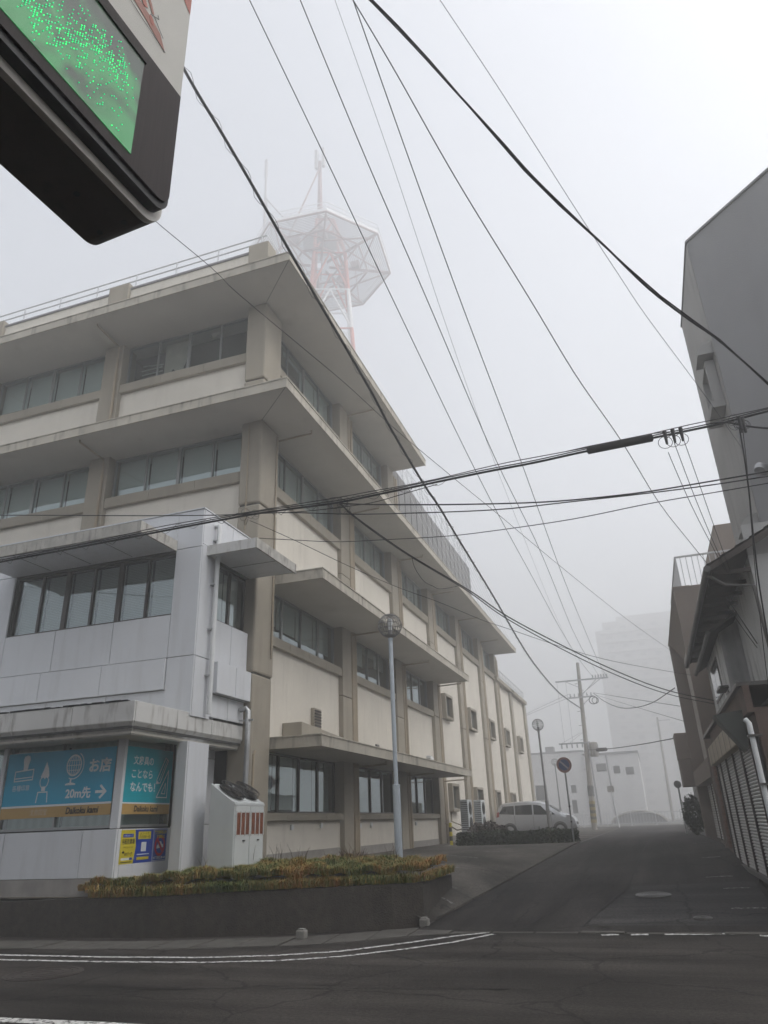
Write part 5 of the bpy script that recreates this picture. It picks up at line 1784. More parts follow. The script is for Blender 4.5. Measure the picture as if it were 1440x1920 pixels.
# ================================================================== right side: grey corner building
GB = root('grey_building', (5.5, 15.5, 0.1), 'tall grey rendered corner building with blunt angled wall and hooded windows', 'building')
MT['greyrender'] = M('grey_render', (0.285, 0.285, 0.29), 0.9, 0.07, 0.6, 0.35, 45, streak=0.15, scol=(0.17, 0.17, 0.17))
MT['lit_render'] = M('pale_lit_render', (0.34, 0.335, 0.325), 0.9, 0.09, 0.8, 0.4, 40, streak=0.5, scol=(0.19, 0.185, 0.18))  # paler copy of the grey render, brighter light put into the colour
GT = 13.9
foot = [(2.9, 14.75), (2.9, 18.08), (9.5, 18.08), (9.5, 12.4), (5.2, 12.4)]
b = MB().prism([(x, y, 0.05) for x, y in foot], (0, 0, GT - .05))
b.m = [0] * len(b.f)
gbo = b.build('wall', MT['greyrender'], GB)
MB().box(2.885, 2.899, 14.80, 18.08, 0.05, GT - .01).build('lit_side_skin', MT['lit_render'], GB)  # thin paler skin; this side's extra light is painted into it
MB().prism([(x, y, GT) for x, y in ((2.86, 14.73), (2.86, 18.12), (9.5, 18.12), (9.5, 12.36), (5.18, 12.36))], (0, 0, .05)).build('coping', MT['greyrender'], GB)


def hooded(y0, y1, z0, z1):
    """small window in a projecting surround under a quarter-round visor"""
    b = MB(); X = 2.885; t = .09
    b.box(X - .21, X - .001, y0 - t, y0, z0, z1 + t); b.box(X - .21, X - .001, y1, y1 + t, z0, z1 + t)
    b.box(X - .209, X - .001, y0, y1, z1, z1 + t)
    wdw = b.build('window', MT['lit_render'], GB, bevel=.01)
    MB().box(X - .29, X - .001, y0 - t - .03, y1 + t + .03, z0 - .17, z0 - .001).build('sill', MT['lit_render'], wdw, bevel=.01)
    MB().box(X - .03, X - .002, y0, y1, z0, z1).build('backing', MT['interior'], wdw)
    MB().box(X - .05, X - .044, y0, y1, z0, z1).build('pane', MT['glass'], wdw)
    MB().box(X - .07, X - .03, (y0 + y1) / 2 - .02, (y0 + y1) / 2 + .02, z0, z1).build('frame', MT['darkframe'], wdw)
    zb = z1 + t + .05
    prof = [(X - .001, zb)] + [(X - .001 - .34 * math.cos(math.pi / 2 * k / 8), zb + .30 * math.sin(math.pi / 2 * k / 8)) for k in range(9)]
    MB().prism([(x, y0 - .30, z) for x, z in prof], (0, .62, 0)).build('visor', MT['lit_render'], wdw)


hooded(15.17, 15.95, 9.77, 10.73)
hooded(15.17, 15.95, 5.66, 6.55)
hooded(15.17, 15.95, 1.7, 2.7)
# small vent cap and a bracket on the angled wall
da = Vector((0.7041, -0.7101, 0)); na = Vector((-0.7101, -0.7041, 0)); A0 = Vector((2.9, 14.75, 0))
def aw(s, z, n=0.0): return A0 + da * s + na * n + Vector((0, 0, z))
MB().tube([aw(.35, 7.75), aw(.35, 7.75, .12), aw(.35, 7.68, .16)], [.10, .11, .10], 12).build('vent_cap', MT['pipe_galv'], GB, smooth=True)
MB().tube([aw(.75, 7.8), aw(.75, 7.8, .1), aw(.85, 7.78, .1)], .02, 6).build('hook', MT['pipe_galv'], GB)

# ================================================================== white house with tiled roof over a shuttered shop
HS = root('shuttered_house', (3.2, 17.5, 0.5), 'old white two storey house with dark tiled eaves above a roller shuttered shop', 'house')
MT['hwhite'] = M('house_plaster', (0.56, 0.565, 0.56), 0.9, 0.08, 1.0, 0.3, 50, streak=0.85, scol=(0.13, 0.13, 0.13), sscale=(2.0, 2.0, 0.5))
MT['hgrey'] = M('stained_plaster', (0.44, 0.44, 0.435), 0.9, 0.15, 1.2, 0.3, 50, streak=0.75, scol=(0.07, 0.07, 0.072), sscale=(1.4, 1.4, 0.5))
MT['tile'] = M('roof_tile', (0.05, 0.047, 0.045), 0.6, 0.25, 5)
MT['darkwood'] = M('eave_board', (0.075, 0.062, 0.055), 0.85, 0.2, 3)
MT['gutterdark'] = M('dark_gutter', (0.10, 0.095, 0.09), 0.5, 0.15, 4)
MT['slat'] = M('shutter_slat', (0.60, 0.60, 0.59), 0.45, 0.06, 2, metallic=0.2)
MT['slat_dark'] = M('shutter_gap', (0.05, 0.05, 0.05), 0.7)
MT['rustpanel'] = M('rusty_cream_panel', (0.42, 0.37, 0.29), 0.7, 0.1, 2, streak=0.9, scol=(0.14, 0.06, 0.03), sscale=(3, 6, 0.8))
MT['brownwall'] = M('brown_wall', (0.12, 0.085, 0.07), 0.85, 0.2, 2, 0.2, 50)
MT['brick_b'] = M('brick_red', (0.15, 0.075, 0.05), 0.85, 0.3, 6, 0.3, 60)
MT['awn'] = M('grey_green_awning', (0.13, 0.14, 0.13), 0.6, 0.1, 3)
WX = 1.62
# ground floor carcass, pier
part('shop_wall', MT['brownwall'], [(WX + .12, 3.6, 12.9, 20.75, 0.1, 3.05)], HS)
part('header', MT['brownwall'], [(WX + .02, WX + .121, 12.9, 20.7, 2.98, 3.4)], HS)
pier = part('pier', MT['brownwall'], [(WX + .03, WX + .4, 20.72, 22.45, 0.3, 3.1)], HS)
for r_ in range(28):
    for c_ in range(2):
        y0 = 20.76 + c_ * .42 + (.2 if r_ % 2 else 0)
        MB().box(WX - .0, WX + .04, y0, y0 + .40, 0.75 + r_ * .08, 0.75 + r_ * .08 + .068).build('brick', MT['brick_b'], pier)
# shutter: slats and vertical guides
sh = part('roller_shutter', MT['slat_dark'], [(WX + .06, WX + .10, 13.0, 20.6, 0.45, 2.62)], HS)
zt = lambda y: 0
slat_me = None
for k in range(39):
    z = 0.50 + k * .0545
    q = MB().prism([(WX + .055, 13.02, z), (WX + .036, 13.02, z + .008), (WX + .030, 13.02, z + .025), (WX + .040, 13.02, z + .043), (WX + .058, 13.02, z + .047)], (0, 7.56, 0))
    q.build('slat', MT['slat'], sh)
for y in (13.4, 14.95, 16.45, 17.95, 19.45, 20.55): MB().box(WX - .0, WX + .06, y - .035, y + .035, zs(y), 2.62).build('guide_rail', MT['darkframe'], sh)
hb_ = part('shutter_housing', MT['rustpanel'], [(WX - .12, WX + .1, 14.05, 20.45, 2.60, 3.02)], HS, bevel=.02)
for k in range(6): MB().box(WX - .124, WX - .119, 15.05 + k * .95, 15.065 + k * .95, 2.61, 3.01).build('panel_joint', MT['joint'], hb_)
part('sill_rail', MT['gutterdark'], [(WX - .03, WX + .12, 13.0, 20.6, .42, .50)], HS)
# angled awning end and drainpipe near the corner
MB().prism([(WX - .42, 13.55, 3.05), (WX + .02, 13.55, 3.10), (WX + .02, 13.55, 2.55), (WX - .03, 13.55, 2.45)], (0, .5, 0)).build('awning_end', MT['awn'], HS)
dp = MB().tube([(1.56, 12.75, 2.86), (1.60, 12.72, 2.80), (1.60, 12.72, 0.4)], .042, 10).build('drain_pipe', MT['pipe_white'], HS, smooth=True)
for z in (2.6, 1.9, 1.2): MB().box(1.54, 1.74, 12.66, 12.78, z, z + .03).build('bracket', MT['gutterdark'], dp)
# upper storey set back, bay box with its own little roof
UX = 2.25
part('upper_wall', MT['hwhite'], [(UX, 3.7, 13.2, 22.3, 3.4, 5.62)], HS)
part('ledge', MT['gutterdark'], [(WX - .05, UX, 12.95, 22.3, 3.40, 3.46)], HS)
BX = 1.86
bay = part('bay_box', MT['hwhite'], [(BX, UX, 16.2, 20.2, 3.46, 4.98)], HS, bevel=.01)
MB().prism([(BX - .004, 16.19, 3.47), (UX + .4, 16.19, 3.47), (UX + .4, 16.19, 5.4), (BX - .004, 16.19, 4.97)], (0, .008, 0)).build('stained_end', MT['hgrey'], bay)
bw = part('window', MT['darkframe'], [(BX - .02, BX - .001, 17.6, 19.4, 3.95, 4.75)], HS)
MB().box(BX - .026, BX - .021, 17.66, 18.48, 4.0, 4.7).build('pane', MT['carglass'], bw); MB().box(BX - .0265, BX - .0215, 18.52, 19.34, 4.0, 4.7).build('pane', MT['carglass'], bw)
bw = part('window', MT['darkframe'], [(BX - .02, BX - .001, 16.6, 17.1, 3.55, 3.85)], HS)
MB().box(BX - .026, BX - .021, 16.64, 17.06, 3.59, 3.81).build('pane', MT['carglass'], bw)
MB().box(BX - .18, BX - .001, 16.5, 17.3, 3.90, 3.95).build('window_ledge', MT['gutterdark'], bay)
MB().prism([(BX - .22, 15.9, 4.92), (BX - .22, 15.9, 4.97), (UX, 15.9, 5.32), (UX, 15.9, 5.26)], (0, 4.9, 0)).build('bay_roof', MT['tile'], bay)
MB().tube([(BX - .24, 15.85, 4.92), (BX - .24, 20.85, 4.92)], .045, 8).build('gutter', MT['gutterdark'], bay, smooth=True)
# main roof: sloping slab with overhang, rows of tiles, gutter
EX, EZ, RX, RZ = 1.58, 5.40, 4.2, 6.75
roof = MB().prism([(EX, 12.95, EZ), (EX, 12.95, EZ + .06), (RX, 12.95, RZ + .06), (RX, 12.95, RZ)], (0, 9.1, 0)).build('roof', MT['darkwood'], HS)
sv = Vector((RX - EX, 0, RZ - EZ)); L_ = sv.length; sv.normalize(); nv_ = Vector((-sv.z, 0, sv.x))
for k in range(34):
    y = 12.93 + k * .27
    rowm = MB()
    for q in range(10):
        p0 = Vector((EX, y, EZ + .065)) + sv * (q * .29 - .05); p1 = p0 + sv * .31
        rowm.add([p0 + nv_ * .035, p0 + Vector((0, .13, 0)) + nv_ * .01, p0 + Vector((0, .26, 0)) + nv_ * .045, p1 + nv_ * .015, p1 + Vector((0, .13, 0)) - nv_ * .01, p1 + Vector((0, .26, 0)) + nv_ * .025,
                  p0 - nv_ * .01, p0 + Vector((0, .26, 0)) - nv_ * .01], [(0, 1, 4, 3), (1, 2, 5, 4), (0, 6, 7, 2, 1)])
    rowm.build('tile_row', MT['tile'], roof)
MB().tube([(EX - .06, 12.85, EZ - .02), (EX - .06, 22.05, EZ - .04)], .06, 10).build('gutter', MT['gutterdark'], roof, smooth=True)
MB().tube([(EX - .06, 13.1, EZ - .06), (EX + .2, 13.1, EZ - .28), (UX - .04, 13.1, EZ - .35), (UX - .04, 13.1, 3.5)], .03, 8).build('down_pipe', MT['gutterdark'], roof, smooth=True)
for k in range(12): MB().box(EX + .04, UX, 13.2 + k * .75, 13.26 + k * .75, EZ - .05 + .0, EZ + .02).build('rafter', MT['darkwood'], roof)
MB().prism([(EX + .02, 12.96, EZ - .02), (RX, 12.96, RZ - .12), (RX, 12.96, RZ), (EX + .02, 12.96, EZ + .03)], (0, .03, 0)).build('barge_board', MT['darkwood'], roof)
part('gable_wall', MT['hgrey'], [(UX + .01, 3.7, 13.21, 13.3, 5.6, 6.2)], HS)

# ================================================================== tan building
TB = root('tan_building', (3.6, 27.5, 0.7), 'tan three storey building with deep roof edge and a railed roof terrace', 'building')
MT['tan'] = M('tan_render', (0.245, 0.205, 0.175), 0.85, 0.07, 0.8, 0.15, 50, streak=0.15, scol=(0.16, 0.13, 0.11))
MT['palewall'] = M('pale_recess', (0.42, 0.40, 0.37), 0.85, 0.06, 1)
TY0, TY1, TZ = 22.55, 31.0, 7.82
part('wall', MT['tan'], [(WX + .45, 6.5, TY0, TY1, 0.5, TZ)], TB)
part('recess_wall', MT['palewall'], [(WX + .43, WX + .449, TY0 + .3, TY1 - .4, 2.9, TZ - .7)], TB)
part('end_fin', MT['tan'], [(WX, WX + .45, TY0, TY0 + .28, 0.5, TZ)], TB)
part('end_fin', MT['tan'], [(WX - .001, WX + .45, TY1 - .4, TY1, 0.5, TZ)], TB)
part('roof_edge', MT['tan'], [(WX - .02, WX + .46, TY0 - .02, TY1 + .02, TZ - .05, TZ + .01)], TB)
# deep sloped soffit under the roof edge
MB().prism([(WX, TY0 + .281, TZ - .051), (WX + .44, TY0 + .281, TZ - .75), (WX + .44, TY0 + .281, TZ - .051)], (0, TY1 - TY0 - .70, 0)).build('sloped_soffit', MT['tan'], TB)
part('floor_band', MT['tan'], [(WX - .02, WX + .46, TY0 + .001, TY1 - .001, 2.45, 2.95)], TB)
for (a, c_, z0, z1) in ((24.0, 25.2, 5.2, 6.4), (26.6, 27.8, 5.2, 6.4), (24.2, 25.0, 3.4, 4.5), (26.8, 28.2, 3.3, 4.7)):
    wn_ = part('window', MT['alu'], [(WX + .39, WX + .429, a, c_, z0, z1)], TB)
    MB().box(WX + .382, WX + .389, a + .05, c_ - .05, z0 + .05, z1 - .05).build('pane', MT['carglass'], wn_)
    MB().box(WX + .30, WX + .385, a - .05, c_ + .05, z0 - .06, z0).build('sill', MT['palewall'], wn_)
s2 = part('roller_shutter', MT['slat_dark'], [(WX + .38, WX + .44, 22.9, 30.5, .7, 2.45)], TB)
for k in range(22):
    z = .72 + k * .079
    MB().prism([(WX + .375, 22.92, z), (WX + .35, 22.92, z + .012), (WX + .342, 22.92, z + .036), (WX + .355, 22.92, z + .062), (WX + .378, 22.92, z + .066)], (0, 7.56, 0)).build('slat', MT['slat'], s2)
for y in (24.5, 26.4, 28.4): MB().box(WX + .32, WX + .38, y - .03, y + .03, .7, 2.45).build('guide_rail', MT['darkframe'], s2)
for (y, z) in ((31.6, 4.0), (31.3, 3.0)):
    bc = part('balcony', MT['tan'], [(WX - .42, WX + .4, y - .2, y + 1.2, z - .5, z + .45)], TB)
# roof terrace railing
rb = MB(); z1 = TZ + 1.15; TR = WX + .28; TQ = TY0 + .7
rb.bar((TR, TQ, z1), (TR, TY1 - 2, z1), .05); rb.bar((TR, TQ, z1), (5.8, TQ, z1), .05)
tr = rb.build('terrace_rail', MT['rail'], TB)
for k in range(26): MB().box(TR + .13 + k * .17, TR + .15 + k * .17, TQ - .01, TQ + .01, TZ, z1).build('baluster', MT['rail'], tr)
for k in range(24): MB().box(TR - .01, TR + .01, TQ + .2 + k * .25, TQ + .22 + k * .25, TZ, z1).build('baluster', MT['rail'], tr)
MB().box(TR - .025, TR + .025, TQ - .025, TQ + .025, TZ, z1 + .02).build('corner_post', MT['rail'], tr)
part('stair_tower', MT['tan'], [(3.3, 6.2, 24.0, 28.0, TZ, TZ + 2.3)], TB)

# little grey building and greenery beyond
NB = root('narrow_building', (3.5, 36, 0.7), 'narrow grey shopfront beyond the tan building', 'building')
part('wall', MT['greyrender'], [(WX + .3, 6.5, 31.05, 40, .5, 3.2)], NB)
part('roof', MT['gutterdark'], [(WX + .2, 6.6, 31.05, 40.1, 3.2, 3.3)], NB)
TRE = root('small_tree', (1.45, 34.0, 0.75), 'small leafy street tree against the wall past the tan building', 'tree')
tk = MB().tube([(1.45, 34, .7), (1.42, 34, 1.4), (1.5, 34.05, 2.0)], [.05, .04, .02], 6)
for k in range(9):
    a = k * .7; tk.tube([(1.44, 34, 1.1 + k * .1), (1.44 + math.cos(a) * .4, 34 + math.sin(a) * .4, 1.5 + k * .12)], [.02, .006], 4)
tk.build('trunk', MT['twig'], TRE)


def tfn():
    v = rng.normal(size=3); v /= np.linalg.norm(v); r = random.uniform(.3, 1.0) ** .6
    return (1.47 + v[0] * .42 * r, 34 + v[1] * .5 * r, 1.50 + v[2] * .78 * r)


leaves('crown', 1900, tfn, .06, MT['hedge'], TRE)
RM = root('road_mirror', (1.15, 36.2, 0.75), 'small round road mirror on a thin post past the tan building', 'mirror')
MB().cyl((1.15, 36.2, .7), (1.15, 36.2, 2.9), .035, 8).build('pole', MT['pipe_galv'], RM, smooth=True)
MB().cyl((1.15, 36.14, 2.75), (1.13, 36.09, 2.74), .16, 20).build('mirror_face', MT['alu'], RM, smooth=True)
# ================================================================== utility poles
MT['band_yellow'] = flat('fogged_yellow', (0.26, 0.20, 0.07), .7)  # yellow muted as if seen through fog, the veil put into the colour
MT['band_dark'] = flat('fogged_black', (0.06, 0.06, 0.055), .7)  # black with the same fog muting in its colour
UP = root('utility_pole', (-4.12, 56, 0.75), 'tall concrete utility pole with crossarms and a transformer, beside the white warehouse', 'utility pole')
pt_, pb_ = Vector((-3.68, 56, 12.25)), Vector((-4.12, 56, 0.7))
def upz(z): return pb_.lerp(pt_, (z - .7) / 11.55)
MB().tube([upz(.7), upz(4.5), upz(8), upz(12.25)], [.20, .175, .15, .115], 12).build('shaft', MT['concrete_pole'], UP, smooth=True)
for k in range(7):
    MB().tube([upz(1.2 + k * .2), upz(1.2 + k * .2 + .19)], .203, 12).build('warning_band', MT['band_dark' if k % 2 else 'band_yellow'], UP)
MB().tube([upz(2.9), upz(3.6)], .21, 12).build('wrap', MT['wire_grey'], UP)
for (z, x0, x1) in ((10.95, -1.75, 2.1), (9.7, -.9, .9), (6.5, -1.9, .3)):
    p = upz(z)
    a = MB().box(p.x + x0, p.x + x1, 55.82, 55.92, z - .05, z + .05).build('crossarm', MT['pipe_galv'], UP)
    for k in range(6):
        x = lerp(x0, x1, (k + .5) / 6) if z != 10.95 else 1.0 + k * .2
        MB().lathe([(0, -.18), (.03, -.17), (.06, -.1), (.03, -.06), (.065, .0), (.03, .05), (.055, .1), (0, .16)], (p.x + x, 55.87, z + .15 - (.3 if z < 7 else 0)), 8).build('insulator', MT['pipe_galv'], a, smooth=True)
br = MB()
for (z0, x0, z1, x1) in ((9.9, .1, 10.9, 1.5), (9.8, .1, 10.88, 1.2), (10.4, -.1, 10.9, -1.0), (9.1, .1, 9.65, .7)): br.cyl(upz(z0) + Vector((x0 * .3, -.1, 0)), upz(z1) + Vector((x1, -.12, 0)), .022, 5)
for x in (-1.65, -1.0): br.cyl((upz(10.9).x + x, 55.87, 10.9), (upz(6.5).x + x * .9, 55.87, 6.55), .010, 4)
for q in ((-1.8, -1.0), (-1.2, -.5)): br.cyl((upz(6.5).x + q[0], 55.87, 6.5), (upz(7.3).x + q[1] * .3, 55.9, 7.2), .010, 4)
br.build('brace', MT['pipe_galv'], UP)
tp = upz(6.0)
t_ = MB(); t_.lathe([(0, -.5), (.27, -.48), (.30, -.4), (.30, .4), (.26, .48), (0, .52)], (tp.x + .52, 55.9, 6.0), 16); tr_ = t_.build('transformer', MT['concrete_pole'], UP, smooth=True)
for k in range(10):
    a = 2 * math.pi * k / 10; MB().box(tp.x + .52 + .31 * math.cos(a) - .015, tp.x + .52 + .31 * math.cos(a) + .015, 55.9 + .31 * math.sin(a) - .015, 55.9 + .31 * math.sin(a) + .015, 5.65, 6.35).build('cooling_fin', MT['pipe_galv'], tr_)
MB().ring((upz(9.55).x + .85, 55.7, 9.4), (1, 0, 0), (0, 0, 1), .28, .03, 18, 5).build('cable_coil', MT['wire'], UP)
MB().ring((upz(9.55).x + 1.0, 55.6, 9.35), (1, 0, 0), (0, 0, 1), .22, .025, 18, 5).build('cable_coil', MT['wire'], UP)
for k in range(14): MB().box(upz(2 + k * .55).x - .3 if k % 2 else upz(2 + k * .55).x + .1, upz(2 + k * .55).x - .1 if k % 2 else upz(2 + k * .55).x + .3, 55.98, 56.02, 4.2 + k * .5, 4.225 + k * .5).build('step_bolt', MT['iron'], UP)

UP2 = root('utility_pole', (3.8, 108, 0.75), 'faint grey utility pole in the fog before the tower block', 'utility pole')
a, c_ = onY(1232, 1345, 108), onY(1262, 1535, 108)
c_.z = .7
MB().tube([c_, a], [.2, .13], 10).build('shaft', MT['concrete_pole'], UP2, smooth=True)
MB().box(a.x - .2, a.x + 1.6, 107.8, 107.9, a.z - .5, a.z - .4).build('crossarm', MT['pipe_galv'], UP2)
UP3 = root('marker_post', (-2.6, 63, 0.75), 'thin white post beside the utility pole foot', 'post')
MB().cyl((-2.75, 63, .7), (-2.95, 63, 3.4), .04, 8).build('shaft', MT['pipe_white'], UP3)
MB().box(-3.25, -2.75, 62.97, 63.03, 3.3, 3.75).build('plate', MT['concrete_pole'], UP3)

# ================================================================== buildings in the fog
WH = root('white_warehouse', (-8, 112, 0.7), 'two storey white warehouse fading into the fog at the street end', 'building')
MT['whwall'] = M('warehouse_white', (0.60, 0.60, 0.60), 0.8, 0.06, .3, streak=.3, scol=(.4, .4, .39), sscale=(.6, .6, .1))
WY = 104
tl, tr_ = onY(1000, 1420, WY), onY(1196, 1418, WY)
wx = [tl.x - 4, onY(1092, 1400, WY).x, tr_.x]
part('wall', MT['whwall'], [(wx[0] - 10, wx[1], WY, WY + 20, .5, 9.6), (wx[1] - .001, wx[2], WY - .6, WY + 18, .5, 9.0)], WH)
part('roof_edge', MT['greywall'], [(wx[0] - 10, wx[1], WY - .1, WY + 20.1, 9.6, 9.85), (wx[1], wx[2] + .1, WY - .75, WY + 18.1, 9.0, 9.3)], WH)
for (x0, y0, x1, y1) in ((1117, 1432, 1138, 1446), (1149, 1436, 1164, 1450), (1172, 1438, 1190, 1452)):
    p, q = onY(x0, y0, WY - .62), onY(x1, y1, WY - .62)
    wn_ = part('window', MT['greywall'], [(p.x, q.x, WY - .66, WY - .602, q.z, p.z)], WH)
    MB().box(p.x + .06, q.x - .06, WY - .675, WY - .661, q.z + .06, p.z - .06).build('pane', MT['carglass'], wn_)
for (x0, y0, x1, y1) in ((1003, 1473, 1028, 1500), (1070, 1472, 1082, 1487), (1072, 1500, 1085, 1525)):
    p, q = onY(x0, y0, WY - .02), onY(x1, y1, WY - .02)
    wn_ = part('window', MT['greywall'], [(p.x, q.x, WY - .06, WY - .002, q.z, p.z)], WH)
    MB().box(p.x + .06, q.x - .06, WY - .075, WY - .061, q.z + .06, p.z - .06).build('pane', MT['carglass'], wn_)
for xq in (1117, 1147): 
    p = onY(xq, 1470, WY - .7); MB().cyl((p.x, WY - .7, .7), (p.x - .2, WY - .7, 9.1), .1, 8).build('rain_pipe', MT['greywall'], WH)
MB().box(onY(1020, 1415, WY).x, onY(1036, 1415, WY).x, WY + 2, WY + 3.5, 9.85, 10.7).build('roof_unit', MT['greywall'], WH)
# arched store with two white hoops, fence
AR = root('arched_store', (1, 97, 0.7), 'low arched white store roof behind the street end fence', 'shed')
cx_ = onY(1176, 1500, 95).x
b = MB(); vs, fs = [], []
R_ = 3.0
for j, y in enumerate((94.5, 101)):
    for i in range(17):
        a = math.pi * i / 16; vs.append((cx_ + 1.0 + R_ * math.cos(a), y, .7 + 1.25 * math.sin(a)))
for i in range(16): fs.append((i, i + 1, 17 + i + 1, 17 + i))
fs.append(tuple(range(17)))
b.add(vs, fs).build('arch_shell', MT['greywall'], AR)
for y in (94.3, 97.0):
    hb = MB()
    hb.tube([(cx_ + 1.0 + R_ * math.cos(math.pi * i / 16), y, .7 + 1.27 * math.sin(math.pi * i / 16)) for i in range(17)], .16, 8)
    hb.build('hoop', MT['concrete_pole'], AR)
FN = root('street_end_fence', (0, 70, 0.75), 'pale metal fence closing the far end of the street', 'fence')
fb = MB(); 
for z in (.95, 1.75): fb.bar((-14, 70, z), (9, 70, z), .05)
fb.build('rail', MT['rail'], FN)
for k in range(93): MB().box(-14 + k * .25 - .015, -14 + k * .25 + .015, 69.98, 70.02, .85, 1.8).build('picket', MT['rail'], FN)
for k in range(12): MB().box(-14 + k * 2 - .04, -14 + k * 2 + .04, 69.95, 70.05, .7, 1.9).build('fence_post', MT['rail'], FN)
# tower block
TBK = root('tower_block', (10, 275, 0.7), 'tall apartment block almost lost in the fog', 'building')
MT['block'] = M('block_render', (0.40, 0.39, 0.38), 0.85, 0.06, .1)
BY = 265
bl, br_ = onY(1128, 1168, BY), onY(1262, 1160, BY)
bx0, bx1, bz = bl.x, br_.x + 8, bl.z
part('wall', MT['block'], [(bx0, bx1, BY, BY + 22, .5, bz)], TBK)
part('roof_room', MT['block'], [(bx0 + 5, bx1 - 6, BY + 4, BY + 14, bz, bz + 2.5)], TBK)
nfl = 18
for f in range(nfl):
    z = 3.2 + f * (bz - 4) / nfl
    bc = part('balcony', MT['block'], [(bx0 - 1.2, bx1, BY - 1.4, BY - .01, z, z + 1.15)], TBK)
    for k in range(6):
        x = bx0 + .8 + k * (bx1 - bx0 - 1) / 6
        wn_ = part('window', MT['greywall'], [(x, x + 2.0, BY - .06, BY - .012, z + 1.3, z + 2.55)], TBK)
part('side_stairs', MT['block'], [(bx0 - 3.0, bx0 - .01, BY + 6, BY + 12, .5, bz - 1.5)], TBK)

# ================================================================== lattice radio tower with platform
TW = root('radio_tower', (-27.5, 64.5, 0.5), 'red and white lattice radio tower with a wide platform, fading above the office roof', 'tower')
MT['tred'] = M('tower_red', (0.45, 0.12, 0.08), 0.6, 0.1, .5)
MT['twhite'] = M('tower_white', (0.62, 0.62, 0.62), 0.6, 0.06, .5)
MT['tgrate'] = M('tower_grating', (0.28, 0.265, 0.27), 0.6, 0.06, .5)
KT = 1.38
TC = Vector((-27.4 * KT - 1.7, 64.4 * KT, 0)); PZ0 = 66.0 * KT - .3
legs = []
hw0, hw1 = 5.2 * KT, 1.9 * KT
nseg = 11
zz = [.5 + (PZ0 - .5) * k / nseg for k in range(nseg + 1)]
ca, sa = math.cos(rad(22)), math.sin(rad(22))
def tcorner(i, z):
    t = z / PZ0
    h = lerp(hw0, hw1, min(1, t))
    sx, sy = ((1, 1), (-1, 1), (-1, -1), (1, -1))[i]
    return TC + Vector((1.9, 0, 0)) + Vector((h * (sx * ca - sy * sa), h * (sx * sa + sy * ca), z))
for k in range(nseg):
    m_ = 'tred' if k % 2 == 0 else 'twhite'
    b = MB()
    for i in range(4):
        j = (i + 1) % 4
        A_, B_, C_, D_ = tcorner(i, zz[k]), tcorner(i, zz[k + 1]), tcorner(j, zz[k]), tcorner(j, zz[k + 1])
        b.cyl(A_, B_, .30, 8)
        mid = (B_ + D_) / 2
        b.cyl(A_, mid, .16, 6); b.cyl(C_, mid, .16, 6); b.cyl(B_, D_, .14, 6)
        q = (A_ + mid) / 2; b.cyl(q, (A_ + B_) / 2, .05, 5); q = (C_ + mid) / 2; b.cyl(q, (C_ + D_) / 2, .05, 5)
    b.build('lattice_section', MT[m_], TW)
RO = 9.0 * KT
def oc(k, r, z): a = math.pi / 8 + math.pi / 4 * k + rad(6); return TC + Vector((r * math.cos(a), r * math.sin(a), z))
b = MB()
for k in range(8):
    for r in (RO, RO * .68, RO * .36): b.bar(oc(k, r, PZ0), oc(k + 1, r, PZ0), .22, .35)
    b.bar(oc(k, 1.6, PZ0), oc(k, RO, PZ0), .25, .4)
    b.bar(oc(k, RO * .68, PZ0 - .1), (oc(k, 1.6, PZ0 - 4.5)), .18, .18)
    for r, q in ((RO * .95, RO * .55), (RO * .5, RO * .9)): b.bar(oc(k, r, PZ0 - .15), oc(k + 1, q, PZ0 - .15), .16, .2)
MT['tbeam'] = M('tower_beam', (0.22, 0.12, 0.11), .6)
pl_ = b.build('platform_frame', MT['tbeam'], TW)
for k in range(8):
    # grating panels of thin slats between the radial beams
    g = MB()
    nb = 34
    for q in range(nb):
        r = lerp(.8, RO - .2, q / (nb - 1)); g.bar(oc(k, r, PZ0 + .22), oc(k + 1, r, PZ0 + .22), RO / 34 * .42, .04)
    g.build('grating', MT['tgrate'], pl_)
for z in (PZ0 + .25, PZ0 + 1.1, PZ0 + 1.9):
    b = MB()
    for k in range(8): b.bar(oc(k, RO, z), oc(k + 1, RO, z), .09 if z > PZ0 + .5 else .3, .09 if z > PZ0 + .5 else .5)
    b.build('guard_rail', MT['twhite'], pl_)
for k in range(8):
    for t in (0, .33, .66): MB().bar(oc(k, RO, PZ0).lerp(oc(k + 1, RO, PZ0), t), oc(k, RO, PZ0).lerp(oc(k + 1, RO, PZ0), t) + Vector((0, 0, 1.9)), .07).build('rail_post', MT['twhite'], pl_)
# upper deck clutter, central mast, panel antennas
MB().lathe([(0, 0), (3.2, 0), (3.2, .35), (0, .35)], TC + Vector((0, 0, PZ0 + 5.2)), 8).build('upper_deck', MT['tgrate'], TW)
b = MB()
for i in range(4):
    A_, B_ = tcorner(i, PZ0) , TC + (tcorner(i, PZ0) - TC).xy.to_3d() * .55 + Vector((0, 0, PZ0 + 9))
    b.cyl(A_, B_, .30, 6); j = (i + 1) % 4
    C_ = TC + (tcorner(j, PZ0) - TC).xy.to_3d() * .55 + Vector((0, 0, PZ0 + 9))
    b.cyl(A_, C_, .2, 5); b.cyl(B_, C_, .2, 5)
b.build('lattice_section', MT['tred'], TW)
mp = onY(597, 275, 62.0 * KT)
ms = MB().tube([TC + Vector((0, 0, PZ0 + 9)), Vector((mp.x, 62.5 * KT, mp.z - 3))], [.55, .28], 8).build('mast', MT['tbeam'], TW)
for dx in (-.7, .7): MB().box(mp.x + dx - .26, mp.x + dx + .26, 62.3 * KT, 62.7 * KT, mp.z - 4.6, mp.z).build('panel_antenna', MT['tgrate'], ms)
a1, a2 = onY(500, 300, 60.5 * KT), onY(497, 395, 60.5 * KT)
